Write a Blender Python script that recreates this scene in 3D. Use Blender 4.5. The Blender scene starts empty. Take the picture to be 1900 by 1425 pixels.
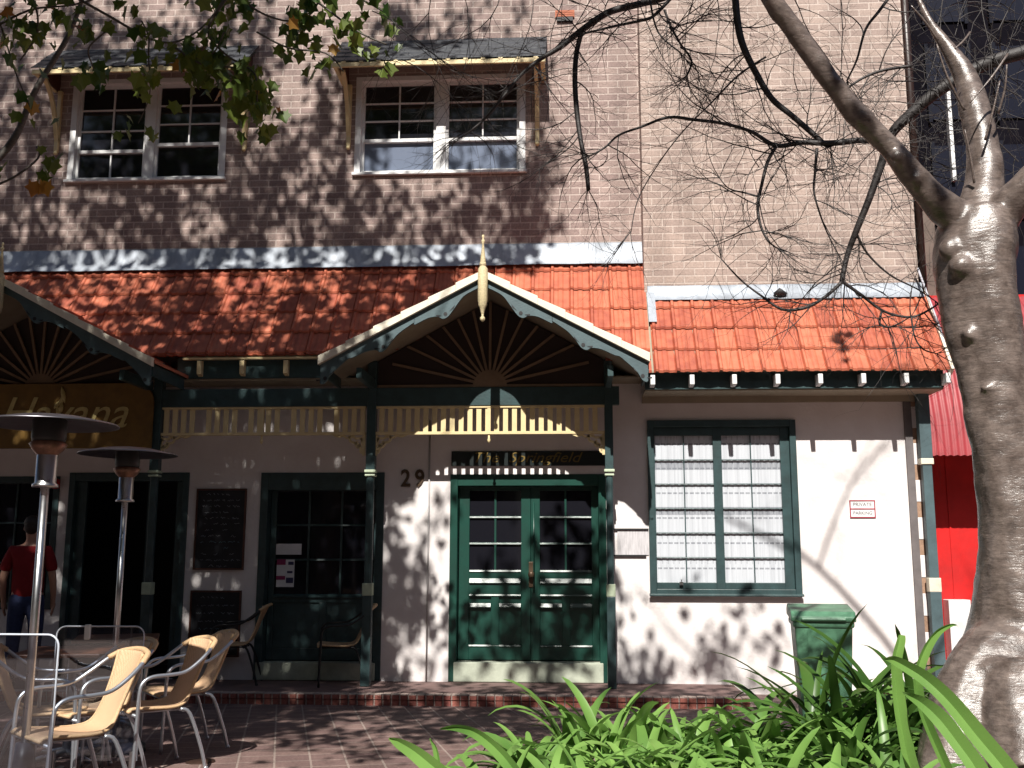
import bpy, math, random
from mathutils import Vector, Matrix, noise
R = math.radians
S = bpy.context.scene
COL = S.collection

# ------------------------------------------------------------------ camera
F = 1900.0
EYE = 1.52
_p, _y, _r = R(9.526), R(3.369), R(.133)
FWD = Vector((-math.sin(_y)*math.cos(_p), math.cos(_y)*math.cos(_p), math.sin(_p)))
RT0 = Vector((math.cos(_y), math.sin(_y), 0))
UP0 = RT0.cross(FWD)
RT = RT0*math.cos(_r)+UP0*math.sin(_r)
UP = UP0*math.cos(_r)-RT0*math.sin(_r)
cam = bpy.data.cameras.new('camera'); camo = bpy.data.objects.new('camera', cam); COL.objects.link(camo)
cam.sensor_width = 36; cam.lens = 36; cam.clip_start = .05; cam.clip_end = 500
M = Matrix.Identity(4)
for i in range(3):
    M[i][0] = RT[i]; M[i][1] = UP[i]; M[i][2] = -FWD[i]
M[0][3] = 0; M[1][3] = 0; M[2][3] = EYE
camo.matrix_world = M
S.camera = camo

# ------------------------------------------------------------------ light
SUN = Vector((.065, 1, -1.0)).normalized()      # direction the light travels
w = bpy.data.worlds.new('World'); S.world = w; w.use_nodes = True
nt = w.node_tree; bg = nt.nodes['Background']
sky = nt.nodes.new('ShaderNodeTexSky'); sky.sky_type = 'NISHITA'; sky.sun_disc = False
sky.sun_elevation = R(44.9); sky.sun_rotation = R(180+3.7)
nt.links.new(sky.outputs[0], bg.inputs[0]); bg.inputs[1].default_value = .05
sl = bpy.data.lights.new('sun', 'SUN'); sl.energy = 4.8; sl.angle = R(.5); sl.color = (1, .955, .88)
so = bpy.data.objects.new('sun', sl); COL.objects.link(so)
so.rotation_euler = SUN.to_track_quat('-Z', 'Y').to_euler(); so.location = (0, -10, 20)
S.view_settings.view_transform = 'Standard'; S.view_settings.look = 'None'
S.view_settings.exposure = .62; S.view_settings.gamma = 1
S.view_settings.use_curve_mapping = False

rnd = random.Random(7)

# ------------------------------------------------------------------ helpers
def P(px, py, Y):
    d = RT*((px-950)/F)+UP*((712.5-py)/F)+FWD
    t = Y/d.y
    return Vector((d.x*t, Y, d.z*t+EYE))
def PZ(px, py, z):
    d = RT*((px-950)/F)+UP*((712.5-py)/F)+FWD
    t = (z-EYE)/d.z
    return Vector((d.x*t, d.y*t, z))

class MB:
    def __init__(s): s.v = []; s.f = []; s.sm = []
    def add(s, vs, fs, smooth=False):
        n = len(s.v); s.v += [tuple(v) for v in vs]
        for f in fs: s.f.append(tuple(i+n for i in f)); s.sm.append(smooth)
        return s
    def box(s, x0, x1, y0, y1, z0, z1):
        if x0 > x1: x0, x1 = x1, x0
        if y0 > y1: y0, y1 = y1, y0
        if z0 > z1: z0, z1 = z1, z0
        return s.add([(x0,y0,z0),(x1,y0,z0),(x1,y1,z0),(x0,y1,z0),(x0,y0,z1),(x1,y0,z1),(x1,y1,z1),(x0,y1,z1)],
              [(0,3,2,1),(4,5,6,7),(0,1,5,4),(1,2,6,5),(2,3,7,6),(3,0,4,7)])
    def prism(s, poly, y0, y1):            # poly in (x, z), CCW seen from the front (-y)
        n = len(poly)
        vs = [(x, y0, z) for x, z in poly]+[(x, y1, z) for x, z in poly]
        fs = [tuple(range(n)), tuple(range(2*n-1, n-1, -1))]
        fs += [(i, i+n, (i+1) % n+n, (i+1) % n) for i in range(n)]
        return s.add(vs, fs)
    def prismx(s, poly, x0, x1):           # poly in (y, z)
        n = len(poly)
        vs = [(x0, y, z) for y, z in poly]+[(x1, y, z) for y, z in poly]
        fs = [tuple(range(n)), tuple(range(2*n-1, n-1, -1))]
        fs += [(i, i+n, (i+1) % n+n, (i+1) % n) for i in range(n)]
        return s.add(vs, fs)
    def bar(s, a, b, wd, hd, up=(0, 0, 1)):
        a = Vector(a); b = Vector(b); d = (b-a).normalized(); u = Vector(up)
        r = d.cross(u)
        if r.length < 1e-4: r = d.cross(Vector((1, 0, 0)))
        r.normalize(); u = r.cross(d)
        vs = []
        for p in (a, b):
            for i, j in ((-1, -1), (1, -1), (1, 1), (-1, 1)): vs.append(p+r*(i*wd/2)+u*(j*hd/2))
        return s.add(vs, [(0,3,2,1),(4,5,6,7),(0,1,5,4),(1,2,6,5),(2,3,7,6),(3,0,4,7)])
    def tube(s, pts, rad, n=8, cap=True, smooth=True, wob=None):
        pts = [Vector(p) for p in pts]
        if not isinstance(rad, (list, tuple)): rad = [rad]*len(pts)
        vs = []; fs = []
        t0 = (pts[1]-pts[0]).normalized()
        u = t0.orthogonal().normalized()
        for i, p in enumerate(pts):
            t = (pts[min(i+1, len(pts)-1)]-pts[max(i-1, 0)])
            if t.length < 1e-9: t = t0
            t = t.normalized()
            u = (u-t*u.dot(t)); u = u.normalized() if u.length > 1e-6 else t.orthogonal().normalized()
            b = t.cross(u)
            for k in range(n):
                a = 2*math.pi*k/n; r = rad[i]
                if wob: r *= wob(i, a)
                vs.append(p+u*(math.cos(a)*r)+b*(math.sin(a)*r))
        for i in range(len(pts)-1):
            for k in range(n):
                k2 = (k+1) % n
                fs.append((i*n+k, i*n+k2, (i+1)*n+k2, (i+1)*n+k))
        if cap: fs.append(tuple(range(n-1, -1, -1))); fs.append(tuple(range((len(pts)-1)*n, len(pts)*n)))
        return s.add(vs, fs, smooth)
    def lathe(s, prof, c=(0, 0, 0), n=24, smooth=True):
        c = Vector(c); vs = []; fs = []
        for r, z in prof:
            for k in range(n):
                a = 2*math.pi*k/n
                vs.append(c+Vector((r*math.cos(a), r*math.sin(a), z)))
        for i in range(len(prof)-1):
            for k in range(n):
                k2 = (k+1) % n
                fs.append((i*n+k, i*n+k2, (i+1)*n+k2, (i+1)*n+k))
        return s.add(vs, fs, smooth)
    def ball(s, c, r, n=10, sc=(1, 1, 1)):
        prof = []
        vs = []; fs = []; c = Vector(c)
        for i in range(n+1):
            a = -math.pi/2+math.pi*i/n
            for k in range(2*n):
                b = math.pi*k/n
                vs.append(c+Vector((math.cos(a)*math.cos(b)*r*sc[0], math.cos(a)*math.sin(b)*r*sc[1], math.sin(a)*r*sc[2])))
        for i in range(n):
            for k in range(2*n):
                k2 = (k+1) % (2*n)
                fs.append((i*2*n+k, i*2*n+k2, (i+1)*2*n+k2, (i+1)*2*n+k))
        return s.add(vs, fs, True)
    def build(s, name, mat, parent=None, bevel=0):
        me = bpy.data.meshes.new(name); me.from_pydata(s.v, [], s.f)
        me.polygons.foreach_set('use_smooth', s.sm)
        me.update()
        for m in (mat if isinstance(mat, (list, tuple)) else [mat]): me.materials.append(m)
        o = bpy.data.objects.new(name, me); COL.objects.link(o)
        if parent is not None: o.parent = parent
        if bevel:
            b = o.modifiers.new('bevel', 'BEVEL'); b.width = bevel; b.segments = 2; b.limit_method = 'ANGLE'; b.angle_limit = R(40)
        return o
def spline(pts, k=4):
    """Catmull-Rom through tuples of any size."""
    out = []
    n = len(pts)
    for i in range(n-1):
        p0 = pts[max(i-1, 0)]; p1 = pts[i]; p2 = pts[i+1]; p3 = pts[min(i+2, n-1)]
        for j in range(k):
            t = j/k
            out.append(tuple(.5*((2*b)+(-a+c)*t+(2*a-5*b+4*c-d)*t*t+(-a+3*b-3*c+d)*t**3) for a, b, c, d in zip(p0, p1, p2, p3)))
    out.append(tuple(pts[-1]))
    return out
def tag(o, label=None, cat=None, group=None, kind=None):
    if label: o['label'] = label
    if cat: o['category'] = cat
    if group: o['group'] = group
    if kind: o['kind'] = kind
    return o
def empty(name, loc=(0, 0, 0), rz=0):
    o = bpy.data.objects.new(name, None); COL.objects.link(o); o.location = loc; o.rotation_euler = (0, 0, rz)
    o.empty_display_size = .2
    return o
def copy_tree(o, parent=None):
    c = o.copy(); COL.objects.link(c)
    if parent is not None: c.parent = parent
    for ch in list(o.children): copy_tree(ch, c)
    return c
def text(name, body, size, mat, parent, loc, depth=.004, shear=0, align='CENTER', sx=1, rz=0):
    cu = bpy.data.curves.new(name, 'FONT'); cu.body = body; cu.size = size; cu.extrude = depth; cu.shear = shear
    cu.offset = .006 if name == 'digit' else 0; cu.align_x = align; cu.align_y = 'CENTER'; cu.resolution_u = 3
    t = bpy.data.objects.new('tmp_text', cu); COL.objects.link(t)
    dg = bpy.context.evaluated_depsgraph_get(); dg.update()
    me = bpy.data.meshes.new_from_object(t.evaluated_get(dg))
    bpy.data.objects.remove(t)
    me.materials.clear(); me.materials.append(mat)
    o = bpy.data.objects.new(name, me); COL.objects.link(o)
    o.rotation_euler = (R(90), 0, rz); o.location = loc; o.scale = (sx, 1, 1)
    if parent is not None: o.parent = parent
    return o

# ------------------------------------------------------------------ materials
def mat(name, col, rough=.6, spec=.5, metal=0, var=0, vscale=6, bump=0, bscale=40, coord='world', stretch=(1, 1, 1), col2=None, coat=0, trans=0):
    m = bpy.data.materials.new(name); m.use_nodes = True; t = m.node_tree; n = t.nodes; L = t.links
    b = n['Principled BSDF']
    b.inputs['Base Color'].default_value = (*col, 1); b.inputs['Roughness'].default_value = rough
    b.inputs['Specular IOR Level'].default_value = spec; b.inputs['Metallic'].default_value = metal
    if coat: b.inputs['Coat Weight'].default_value = coat; b.inputs['Coat Roughness'].default_value = .15
    if var or bump:
        if coord == 'world': g = n.new('ShaderNodeNewGeometry'); src = g.outputs['Position']
        else: g = n.new('ShaderNodeTexCoord'); src = g.outputs['Object']
        mp = n.new('ShaderNodeMapping'); mp.inputs['Scale'].default_value = stretch; L.new(src, mp.inputs[0])
    if var:
        no = n.new('ShaderNodeTexNoise'); no.inputs['Scale'].default_value = vscale; no.inputs['Detail'].default_value = 6
        no.inputs['Roughness'].default_value = .65
        L.new(mp.outputs[0], no.inputs[0])
        rp = n.new('ShaderNodeValToRGB'); rp.color_ramp.elements[0].position = .3; rp.color_ramp.elements[1].position = .7
        c2 = col2 or tuple(c*(1-var) for c in col)
        rp.color_ramp.elements[0].color = (*c2, 1); rp.color_ramp.elements[1].color = (*col, 1)
        L.new(no.outputs[0], rp.inputs[0]); L.new(rp.outputs[0], b.inputs['Base Color'])
        rr = n.new('ShaderNodeMapRange'); rr.inputs[3].default_value = min(1, rough+.12); rr.inputs[4].default_value = max(0, rough-.08)
        L.new(no.outputs[0], rr.inputs[0]); L.new(rr.outputs[0], b.inputs['Roughness'])
    if bump:
        nb = n.new('ShaderNodeTexNoise'); nb.inputs['Scale'].default_value = bscale; nb.inputs['Detail'].default_value = 5
        L.new(mp.outputs[0], nb.inputs[0])
        bu = n.new('ShaderNodeBump'); bu.inputs['Strength'].default_value = bump; bu.inputs['Distance'].default_value = .01
        L.new(nb.outputs[0], bu.inputs['Height']); L.new(bu.outputs[0], b.inputs['Normal'])
    return m

def mat_brick(name, c1, c2, mortar, bw=.24, rh=.086, ms=.009, offset=.5, rot=0, axes='XZ', rough=.85, stain=.35, freq=2):
    m = bpy.data.materials.new(name); m.use_nodes = True; t = m.node_tree; n = t.nodes; L = t.links
    b = n['Principled BSDF']; b.inputs['Roughness'].default_value = rough; b.inputs['Specular IOR Level'].default_value = .3
    g = n.new('ShaderNodeNewGeometry'); sp = n.new('ShaderNodeSeparateXYZ'); L.new(g.outputs['Position'], sp.inputs[0])
    cb = n.new('ShaderNodeCombineXYZ')
    L.new(sp.outputs['XYZ'.index(axes[0])], cb.inputs[0]); L.new(sp.outputs['XYZ'.index(axes[1])], cb.inputs[1])
    mp = n.new('ShaderNodeMapping'); mp.inputs['Rotation'].default_value = (0, 0, rot); L.new(cb.outputs[0], mp.inputs[0])
    # slight wobble of the courses
    wn = n.new('ShaderNodeTexNoise'); wn.inputs['Scale'].default_value = 9; L.new(mp.outputs[0], wn.inputs[0])
    vm = n.new('ShaderNodeVectorMath'); vm.operation = 'MULTIPLY_ADD'; vm.inputs[1].default_value = (.006, .004, 0)
    L.new(wn.outputs['Color'], vm.inputs[0]); L.new(mp.outputs[0], vm.inputs[2])
    br = n.new('ShaderNodeTexBrick'); L.new(vm.outputs[0], br.inputs['Vector'])
    br.offset = offset; br.offset_frequency = freq; br.inputs['Scale'].default_value = 1
    br.inputs['Brick Width'].default_value = bw; br.inputs['Row Height'].default_value = rh
    br.inputs['Mortar Size'].default_value = ms; br.inputs['Mortar Smooth'].default_value = .25; br.inputs['Bias'].default_value = 0
    br.inputs['Color1'].default_value = (*c1, 1); br.inputs['Color2'].default_value = (*c2, 1); br.inputs['Mortar'].default_value = (*mortar, 1)
    no = n.new('ShaderNodeTexNoise'); no.inputs['Scale'].default_value = 1.3; no.inputs['Detail'].default_value = 8; no.inputs['Roughness'].default_value = .7
    L.new(mp.outputs[0], no.inputs[0])
    n2 = n.new('ShaderNodeTexNoise'); n2.inputs['Scale'].default_value = 45; n2.inputs['Detail'].default_value = 4; L.new(mp.outputs[0], n2.inputs[0])
    m3 = n.new('ShaderNodeMapping'); m3.inputs['Scale'].default_value = (2.6, .35, 1); L.new(mp.outputs[0], m3.inputs[0])
    n3 = n.new('ShaderNodeTexNoise'); n3.inputs['Scale'].default_value = 1.5; n3.inputs['Detail'].default_value = 5; L.new(m3.outputs[0], n3.inputs[0])
    a3 = n.new('ShaderNodeMath'); a3.operation = 'MULTIPLY_ADD'; a3.inputs[1].default_value = .9; L.new(n3.outputs[0], a3.inputs[0]); L.new(no.outputs[0], a3.inputs[2])
    a4 = n.new('ShaderNodeMath'); a4.operation = 'SUBTRACT'; a4.inputs[1].default_value = .45; L.new(a3.outputs[0], a4.inputs[0])
    ad = n.new('ShaderNodeMath'); ad.operation = 'ADD'; L.new(a4.outputs[0], ad.inputs[0]); L.new(n2.outputs[0], ad.inputs[1])
    mr = n.new('ShaderNodeMapRange'); mr.inputs[1].default_value = .7; mr.inputs[2].default_value = 1.3
    mr.inputs[3].default_value = 1-stain; mr.inputs[4].default_value = 1+stain*.5; L.new(ad.outputs[0], mr.inputs[0])
    mx = n.new('ShaderNodeVectorMath'); mx.operation = 'SCALE'; L.new(br.outputs['Color'], mx.inputs[0]); L.new(mr.outputs[0], mx.inputs['Scale'])
    L.new(mx.outputs[0], b.inputs['Base Color'])
    inv = n.new('ShaderNodeMath'); inv.operation = 'SUBTRACT'; inv.inputs[0].default_value = 1; L.new(br.outputs['Fac'], inv.inputs[1])
    ma = n.new('ShaderNodeMath'); ma.operation = 'MULTIPLY_ADD'; ma.inputs[1].default_value = .25; L.new(n2.outputs[0], ma.inputs[0]); L.new(inv.outputs[0], ma.inputs[2])
    bu = n.new('ShaderNodeBump'); bu.inputs['Strength'].default_value = .7; bu.inputs['Distance'].default_value = .006
    L.new(ma.outputs[0], bu.inputs['Height']); L.new(bu.outputs[0], b.inputs['Normal'])
    return m

M_brick = mat_brick('brick', (.37, .28, .25), (.275, .20, .185), (.50, .41, .37), stain=.3)
M_brick2 = mat_brick('pale_brick', (.42, .325, .28), (.33, .25, .22), (.52, .43, .38), stain=.26)
M_pave = mat_brick('paving', (.22, .145, .128), (.165, .105, .098), (.32, .25, .22), bw=.245, rh=.245, ms=.009, offset=0, rot=-R(15.8), axes='XY', rough=.75, stain=.4)
M_step = mat_brick('step_brick', (.42, .15, .115), (.30, .10, .085), (.42, .33, .29), bw=.086, rh=.16, ms=.008, offset=0, stain=.4)
M_floor = mat('verandah_floor', (.20, .125, .115), .8, var=.4, vscale=3, bump=.3, bscale=30)
M_quoin = mat('quoin_brick', (.40, .25, .17), .85, var=.35, vscale=20, bump=.4, bscale=80)

def mat_render():
    m = mat('white_render', (.80, .765, .76), .85, spec=.3, var=.12, vscale=1.6, bump=.35, bscale=28, col2=(.68, .63, .62))
    return m
M_render = mat_render()
M_white = mat('white_paint', (.80, .80, .80), .45, var=.12, vscale=9, bump=.1, bscale=60)
M_cream = mat('cream_paint', (.74, .60, .33), .5, var=.14, vscale=12, bump=.1, bscale=80)
M_creamw = mat('cream_white_paint', (.80, .74, .60), .5, var=.14, vscale=14, bump=.12, bscale=80)
M_soffit = mat('soffit_boards', (.34, .29, .21), .7, var=.2, vscale=5)
M_trim = mat('blue_green_paint', (.040, .078, .082), .38, var=.45, vscale=7, bump=.15, bscale=50)
M_gb = mat('grey_green_paint', (.085, .135, .15), .45, var=.4, vscale=5, bump=.15, bscale=50)
M_door = mat('door_green_paint', (.012, .062, .046), .32, var=.35, vscale=4, bump=.12, bscale=40)
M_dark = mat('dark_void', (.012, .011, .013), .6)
M_pane = mat('dark_pane', (.010, .010, .014), .06, spec=.6)
M_paneb = mat('bluish_pane', (.16, .19, .26), .08, spec=.8)
M_steel = mat('brushed_steel', (.62, .63, .65), .28, metal=1, var=.15, vscale=20, coord='obj')
M_alu = mat('aluminium_tube', (.62, .66, .72), .32, metal=.85, var=.12, vscale=25, coord='obj')
M_lead = mat('lead_flashing', (.42, .46, .52), .45, metal=.25, var=.5, vscale=4, bump=.5, bscale=12, stretch=(1, 1, .3))
M_conc = mat('pale_sill', (.50, .54, .44), .8, var=.35, vscale=6, bump=.3, bscale=30)
M_slate = mat('slate_shingle', (.055, .06, .07), .6, var=.5, vscale=9, bump=.6, bscale=30)
M_gold = mat('gold_letter', (.22, .15, .04), .4, metal=.3, var=.3, vscale=20)
M_brass = mat('dark_brass', (.10, .065, .04), .45, metal=.5)
M_sign = mat('sign_green', (.008, .014, .014), .35, var=.3, vscale=8)
M_signb = mat('sign_ochre', (.22, .12, .022), .5, var=.4, vscale=5)
M_board = mat('blackboard', (.012, .014, .02), .55, var=.5, vscale=9)
M_chalk = mat('chalk', (.42, .45, .5), .9, var=.6, vscale=30)
M_chalkb = mat('blue_chalk', (.25, .42, .50), .9, var=.5, vscale=30)
M_woodfr = mat('dark_wood_frame', (.10, .035, .022), .5, var=.4, vscale=20)
M_terra = mat('terracotta_plain', (.48, .16, .09), .8, var=.3, vscale=20)
M_red = mat('red_paint', (.62, .010, .010), .5, var=.35, vscale=2.5, bump=.3, bscale=9)
M_redc = mat('red_corrugated', (.36, .045, .055), .5, var=.3, vscale=4)
M_soil = mat('soil', (.045, .03, .022), .95, var=.5, vscale=12, bump=1, bscale=30)
M_bin = mat('green_plastic', (.10, .25, .15), .42, var=.3, vscale=8, bump=.08, bscale=60, coord='obj')
M_black = mat('black_plastic', (.012, .012, .013), .5)
M_wicker = mat('x', (.5, .3, .15), .6)
M_paper = mat('white_paper', (.75, .76, .80), .7, var=.1, vscale=10)
M_pink = mat('magenta_print', (.25, .02, .10), .6)
M_navy = mat('navy_print', (.03, .03, .10), .6)
M_shirt = mat('red_cotton', (.26, .006, .010), .85, var=.25, vscale=6)
M_jeans = mat('blue_denim', (.035, .05, .13), .9, var=.4, vscale=30)
M_skin = mat('skin', (.50, .27, .19), .5, var=.1, vscale=10)
M_hair = mat('dark_hair', (.018, .011, .008), .5, bump=.5, bscale=200)
M_copper = mat('heater_bowl', (.30, .17, .12), .4, metal=.7, var=.5, vscale=25, coord='obj')
M_wood = mat('table_wood', (.16, .06, .03), .4, var=.4, vscale=10, stretch=(1, 6, 1), coord='obj')
M_navyb = mat('dark_tower_cladding', (.007, .006, .010), .9, spec=.05, var=.5, vscale=1.5)
M_glint = mat('tower_glass', (.008, .009, .018), .35, spec=.15)

def mat_wicker():
    m = M_wicker; m.name = 'wicker'; t = m.node_tree; n = t.nodes; L = t.links; b = n['Principled BSDF']
    g = n.new('ShaderNodeTexCoord'); ck = n.new('ShaderNodeTexChecker'); ck.inputs['Scale'].default_value = 130
    L.new(g.outputs['Object'], ck.inputs[0]); ck.inputs[1].default_value = (.72, .48, .30, 1); ck.inputs[2].default_value = (.52, .33, .19, 1)
    L.new(ck.outputs[0], b.inputs['Base Color'])
    bu = n.new('ShaderNodeBump'); bu.inputs['Strength'].default_value = .5; bu.inputs['Distance'].default_value = .003
    L.new(ck.outputs['Fac'], bu.inputs['Height']); L.new(bu.outputs[0], b.inputs['Normal'])
mat_wicker()
M_wrap = mat('wicker_wrap', (.68, .46, .26), .55, var=.25, vscale=60, bump=.5, bscale=150, coord='obj')

def mat_glass(name, tint=(1, 1, 1), gloss=.08):
    m = bpy.data.materials.new(name); m.use_nodes = True; t = m.node_tree; n = t.nodes; L = t.links
    n.remove(n['Principled BSDF']); out = n['Material Output']
    tr = n.new('ShaderNodeBsdfTransparent'); tr.inputs[0].default_value = (*tint, 1)
    gl = n.new('ShaderNodeBsdfGlossy'); gl.inputs['Roughness'].default_value = .03
    mx = n.new('ShaderNodeMixShader'); mx.inputs[0].default_value = gloss; L.new(tr.outputs[0], mx.inputs[1]); L.new(gl.outputs[0], mx.inputs[2])
    L.new(mx.outputs[0], out.inputs[0])
    return m
M_glass = mat_glass('window_glass')
M_acryl = mat_glass('clear_plastic', (.86, .88, .92), .10)
M_edge = mat('plastic_edge', (.55, .60, .68), .2, spec=.8)

def mat_curtain():
    """white lace blind: each row carries a line of dashes, two rows a soft grey band"""
    m = bpy.data.materials.new('lace_curtain'); m.use_nodes = True; t = m.node_tree; n = t.nodes; L = t.links
    b = n['Principled BSDF']; b.inputs['Roughness'].default_value = .9
    g = n.new('ShaderNodeNewGeometry'); sp = n.new('ShaderNodeSeparateXYZ'); L.new(g.outputs['Position'], sp.inputs[0])
    def mth(op, a, b_=None, c=None):
        q = n.new('ShaderNodeMath'); q.operation = op
        for i, v in enumerate((a, b_, c)):
            if v is None: continue
            if isinstance(v, (int, float)): q.inputs[i].default_value = v
            else: L.new(v, q.inputs[i])
        return q.outputs[0]
    X, Z = sp.outputs[0], sp.outputs[2]
    row = mth('FRACT', mth('DIVIDE', mth('SUBTRACT', Z, 1.235), .277))
    col = mth('FRACT', mth('DIVIDE', X, .062))
    line = mth('LESS_THAN', mth('ABSOLUTE', mth('SUBTRACT', row, .55)), .035)
    dash = mth('GREATER_THAN', col, .25)
    a1 = mth('MULTIPLY', line, dash)
    slit = mth('MULTIPLY', mth('LESS_THAN', mth('ABSOLUTE', mth('SUBTRACT', col, .1)), .10), mth('LESS_THAN', mth('ABSOLUTE', mth('SUBTRACT', row, .82)), .10))
    fold_shade = n.new('ShaderNodeTexNoise'); fold_shade.inputs['Scale'].default_value = 1; mp = n.new('ShaderNodeMapping'); mp.inputs['Scale'].default_value = (42, 1, .8)
    L.new(g.outputs['Position'], mp.inputs[0]); L.new(mp.outputs[0], fold_shade.inputs[0])
    band = mth('LESS_THAN', mth('ABSOLUTE', mth('SUBTRACT', Z, 2.02)), .045)
    band2 = mth('LESS_THAN', mth('ABSOLUTE', mth('SUBTRACT', Z, 2.52)), .04)
    tot = mth('ADD', mth('MULTIPLY', a1, .55), mth('MULTIPLY', slit, .25))
    tot = mth('ADD', tot, mth('MULTIPLY', mth('ADD', band, band2), .50))
    tot = mth('ADD', tot, mth('MULTIPLY', mth('SUBTRACT', fold_shade.outputs[0], .42), .8))  # vertical grey streaks paint the shade of the folds into the colour
    tot = mth('MAXIMUM', mth('MINIMUM', tot, .8), 0)
    rp = n.new('ShaderNodeValToRGB'); rp.color_ramp.elements[0].color = (.62, .65, .70, 1); rp.color_ramp.elements[1].color = (.12, .13, .16, 1)
    L.new(tot, rp.inputs[0]); L.new(rp.outputs[0], b.inputs['Base Color'])
    return m
M_curtain = mat_curtain()

def mat_tile():
    m = bpy.data.materials.new('terracotta_tile'); m.use_nodes = True; t = m.node_tree; n = t.nodes; L = t.links
    b = n['Principled BSDF']; b.inputs['Roughness'].default_value = .62; b.inputs['Specular IOR Level'].default_value = .4
    at = n.new('ShaderNodeAttribute'); at.attribute_name = 'tint'
    g = n.new('ShaderNodeNewGeometry'); no = n.new('ShaderNodeTexNoise'); no.inputs['Scale'].default_value = 9; no.inputs['Detail'].default_value = 7
    L.new(g.outputs['Position'], no.inputs[0])
    ad = n.new('ShaderNodeMath'); ad.operation = 'MULTIPLY_ADD'; ad.inputs[1].default_value = .55; L.new(no.outputs[0], ad.inputs[0]); L.new(at.outputs['Fac'], ad.inputs[2])
    rp = n.new('ShaderNodeValToRGB'); e = rp.color_ramp.elements
    e[0].position = .25; e[0].color = (.27, .055, .034, 1); e[1].position = 1.1; e[1].color = (.56, .25, .15, 1)
    k = e.new(.6); k.color = (.49, .140, .075, 1)
    L.new(ad.outputs[0], rp.inputs[0]); L.new(rp.outputs[0], b.inputs['Base Color'])
    nb = n.new('ShaderNodeTexNoise'); nb.inputs['Scale'].default_value = 60; L.new(g.outputs['Position'], nb.inputs[0])
    bu = n.new('ShaderNodeBump'); bu.inputs['Strength'].default_value = .3; bu.inputs['Distance'].default_value = .004
    L.new(nb.outputs[0], bu.inputs['Height']); L.new(bu.outputs[0], b.inputs['Normal'])
    return m
M_tile = mat_tile()

def mat_bark(name, c1, c2, rough=.36, sc=1.0):
    m = bpy.data.materials.new(name); m.use_nodes = True; t = m.node_tree; n = t.nodes; L = t.links
    b = n['Principled BSDF']; b.inputs['Specular IOR Level'].default_value = .8
    g = n.new('ShaderNodeNewGeometry')
    mp = n.new('ShaderNodeMapping'); mp.inputs['Scale'].default_value = (16*sc, 16*sc, 62*sc); L.new(g.outputs['Position'], mp.inputs[0])
    le = n.new('ShaderNodeTexNoise'); le.inputs['Scale'].default_value = 1; le.inputs['Detail'].default_value = 6; le.inputs['Distortion'].default_value = 1.2; L.new(mp.outputs[0], le.inputs[0])
    big = n.new('ShaderNodeTexNoise'); big.inputs['Scale'].default_value = 11*sc; big.inputs['Detail'].default_value = 9; big.inputs['Roughness'].default_value = .7; L.new(g.outputs['Position'], big.inputs[0])
    rp = n.new('ShaderNodeValToRGB'); rp.color_ramp.elements[0].position = .35; rp.color_ramp.elements[1].position = .68
    rp.color_ramp.elements[0].color = (*c2, 1); rp.color_ramp.elements[1].color = (*c1, 1); L.new(big.outputs[0], rp.inputs[0])
    mr = n.new('ShaderNodeMapRange'); mr.inputs[1].default_value = .3; mr.inputs[2].default_value = .7; mr.inputs[3].default_value = .6; mr.inputs[4].default_value = 1.2
    L.new(le.outputs[0], mr.inputs[0])
    mx = n.new('ShaderNodeVectorMath'); mx.operation = 'SCALE'; L.new(rp.outputs[0], mx.inputs[0]); L.new(mr.outputs[0], mx.inputs['Scale']); L.new(mx.outputs[0], b.inputs['Base Color'])
    r2 = n.new('ShaderNodeMapRange'); r2.inputs[3].default_value = rough+.14; r2.inputs[4].default_value = rough-.08; L.new(le.outputs[0], r2.inputs[0]); L.new(r2.outputs[0], b.inputs['Roughness'])
    bu = n.new('ShaderNodeBump'); bu.inputs['Strength'].default_value = .5; bu.inputs['Distance'].default_value = .004
    L.new(le.outputs[0], bu.inputs['Height'])
    bu2 = n.new('ShaderNodeBump'); bu2.inputs['Strength'].default_value = .35; bu2.inputs['Distance'].default_value = .016
    L.new(big.outputs[0], bu2.inputs['Height']); L.new(bu.outputs[0], bu2.inputs['Normal']); L.new(bu2.outputs[0], b.inputs['Normal'])
    return m
M_bark = mat_bark('smooth_bark', (.22, .175, .155), (.085, .063, .054), .27)
M_barkd = mat_bark('shaded_twig_bark', (.022, .014, .013), (.012, .008, .008), .6)  # dark brown twigs, pushed near black: canopy shade put into the bark colour
M_barkg = mat_bark('plane_bark', (.12, .10, .08), (.06, .05, .04), .7)

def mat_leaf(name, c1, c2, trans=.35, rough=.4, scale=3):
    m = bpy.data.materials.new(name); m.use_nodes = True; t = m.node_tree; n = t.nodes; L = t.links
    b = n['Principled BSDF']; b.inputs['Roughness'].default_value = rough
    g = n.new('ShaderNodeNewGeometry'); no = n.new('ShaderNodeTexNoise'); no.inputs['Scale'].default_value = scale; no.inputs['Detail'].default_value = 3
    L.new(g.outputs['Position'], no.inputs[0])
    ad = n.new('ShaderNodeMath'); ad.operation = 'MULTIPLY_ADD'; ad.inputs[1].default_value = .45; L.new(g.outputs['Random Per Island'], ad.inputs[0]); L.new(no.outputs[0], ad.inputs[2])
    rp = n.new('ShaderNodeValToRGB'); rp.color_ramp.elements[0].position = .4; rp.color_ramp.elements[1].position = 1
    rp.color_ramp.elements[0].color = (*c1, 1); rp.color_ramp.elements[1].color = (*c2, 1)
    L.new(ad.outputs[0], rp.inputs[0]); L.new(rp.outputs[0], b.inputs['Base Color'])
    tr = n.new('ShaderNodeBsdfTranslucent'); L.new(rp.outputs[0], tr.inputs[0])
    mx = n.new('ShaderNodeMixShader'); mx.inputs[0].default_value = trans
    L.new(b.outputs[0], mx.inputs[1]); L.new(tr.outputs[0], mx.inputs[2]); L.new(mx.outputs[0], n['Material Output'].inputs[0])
    return m
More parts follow.
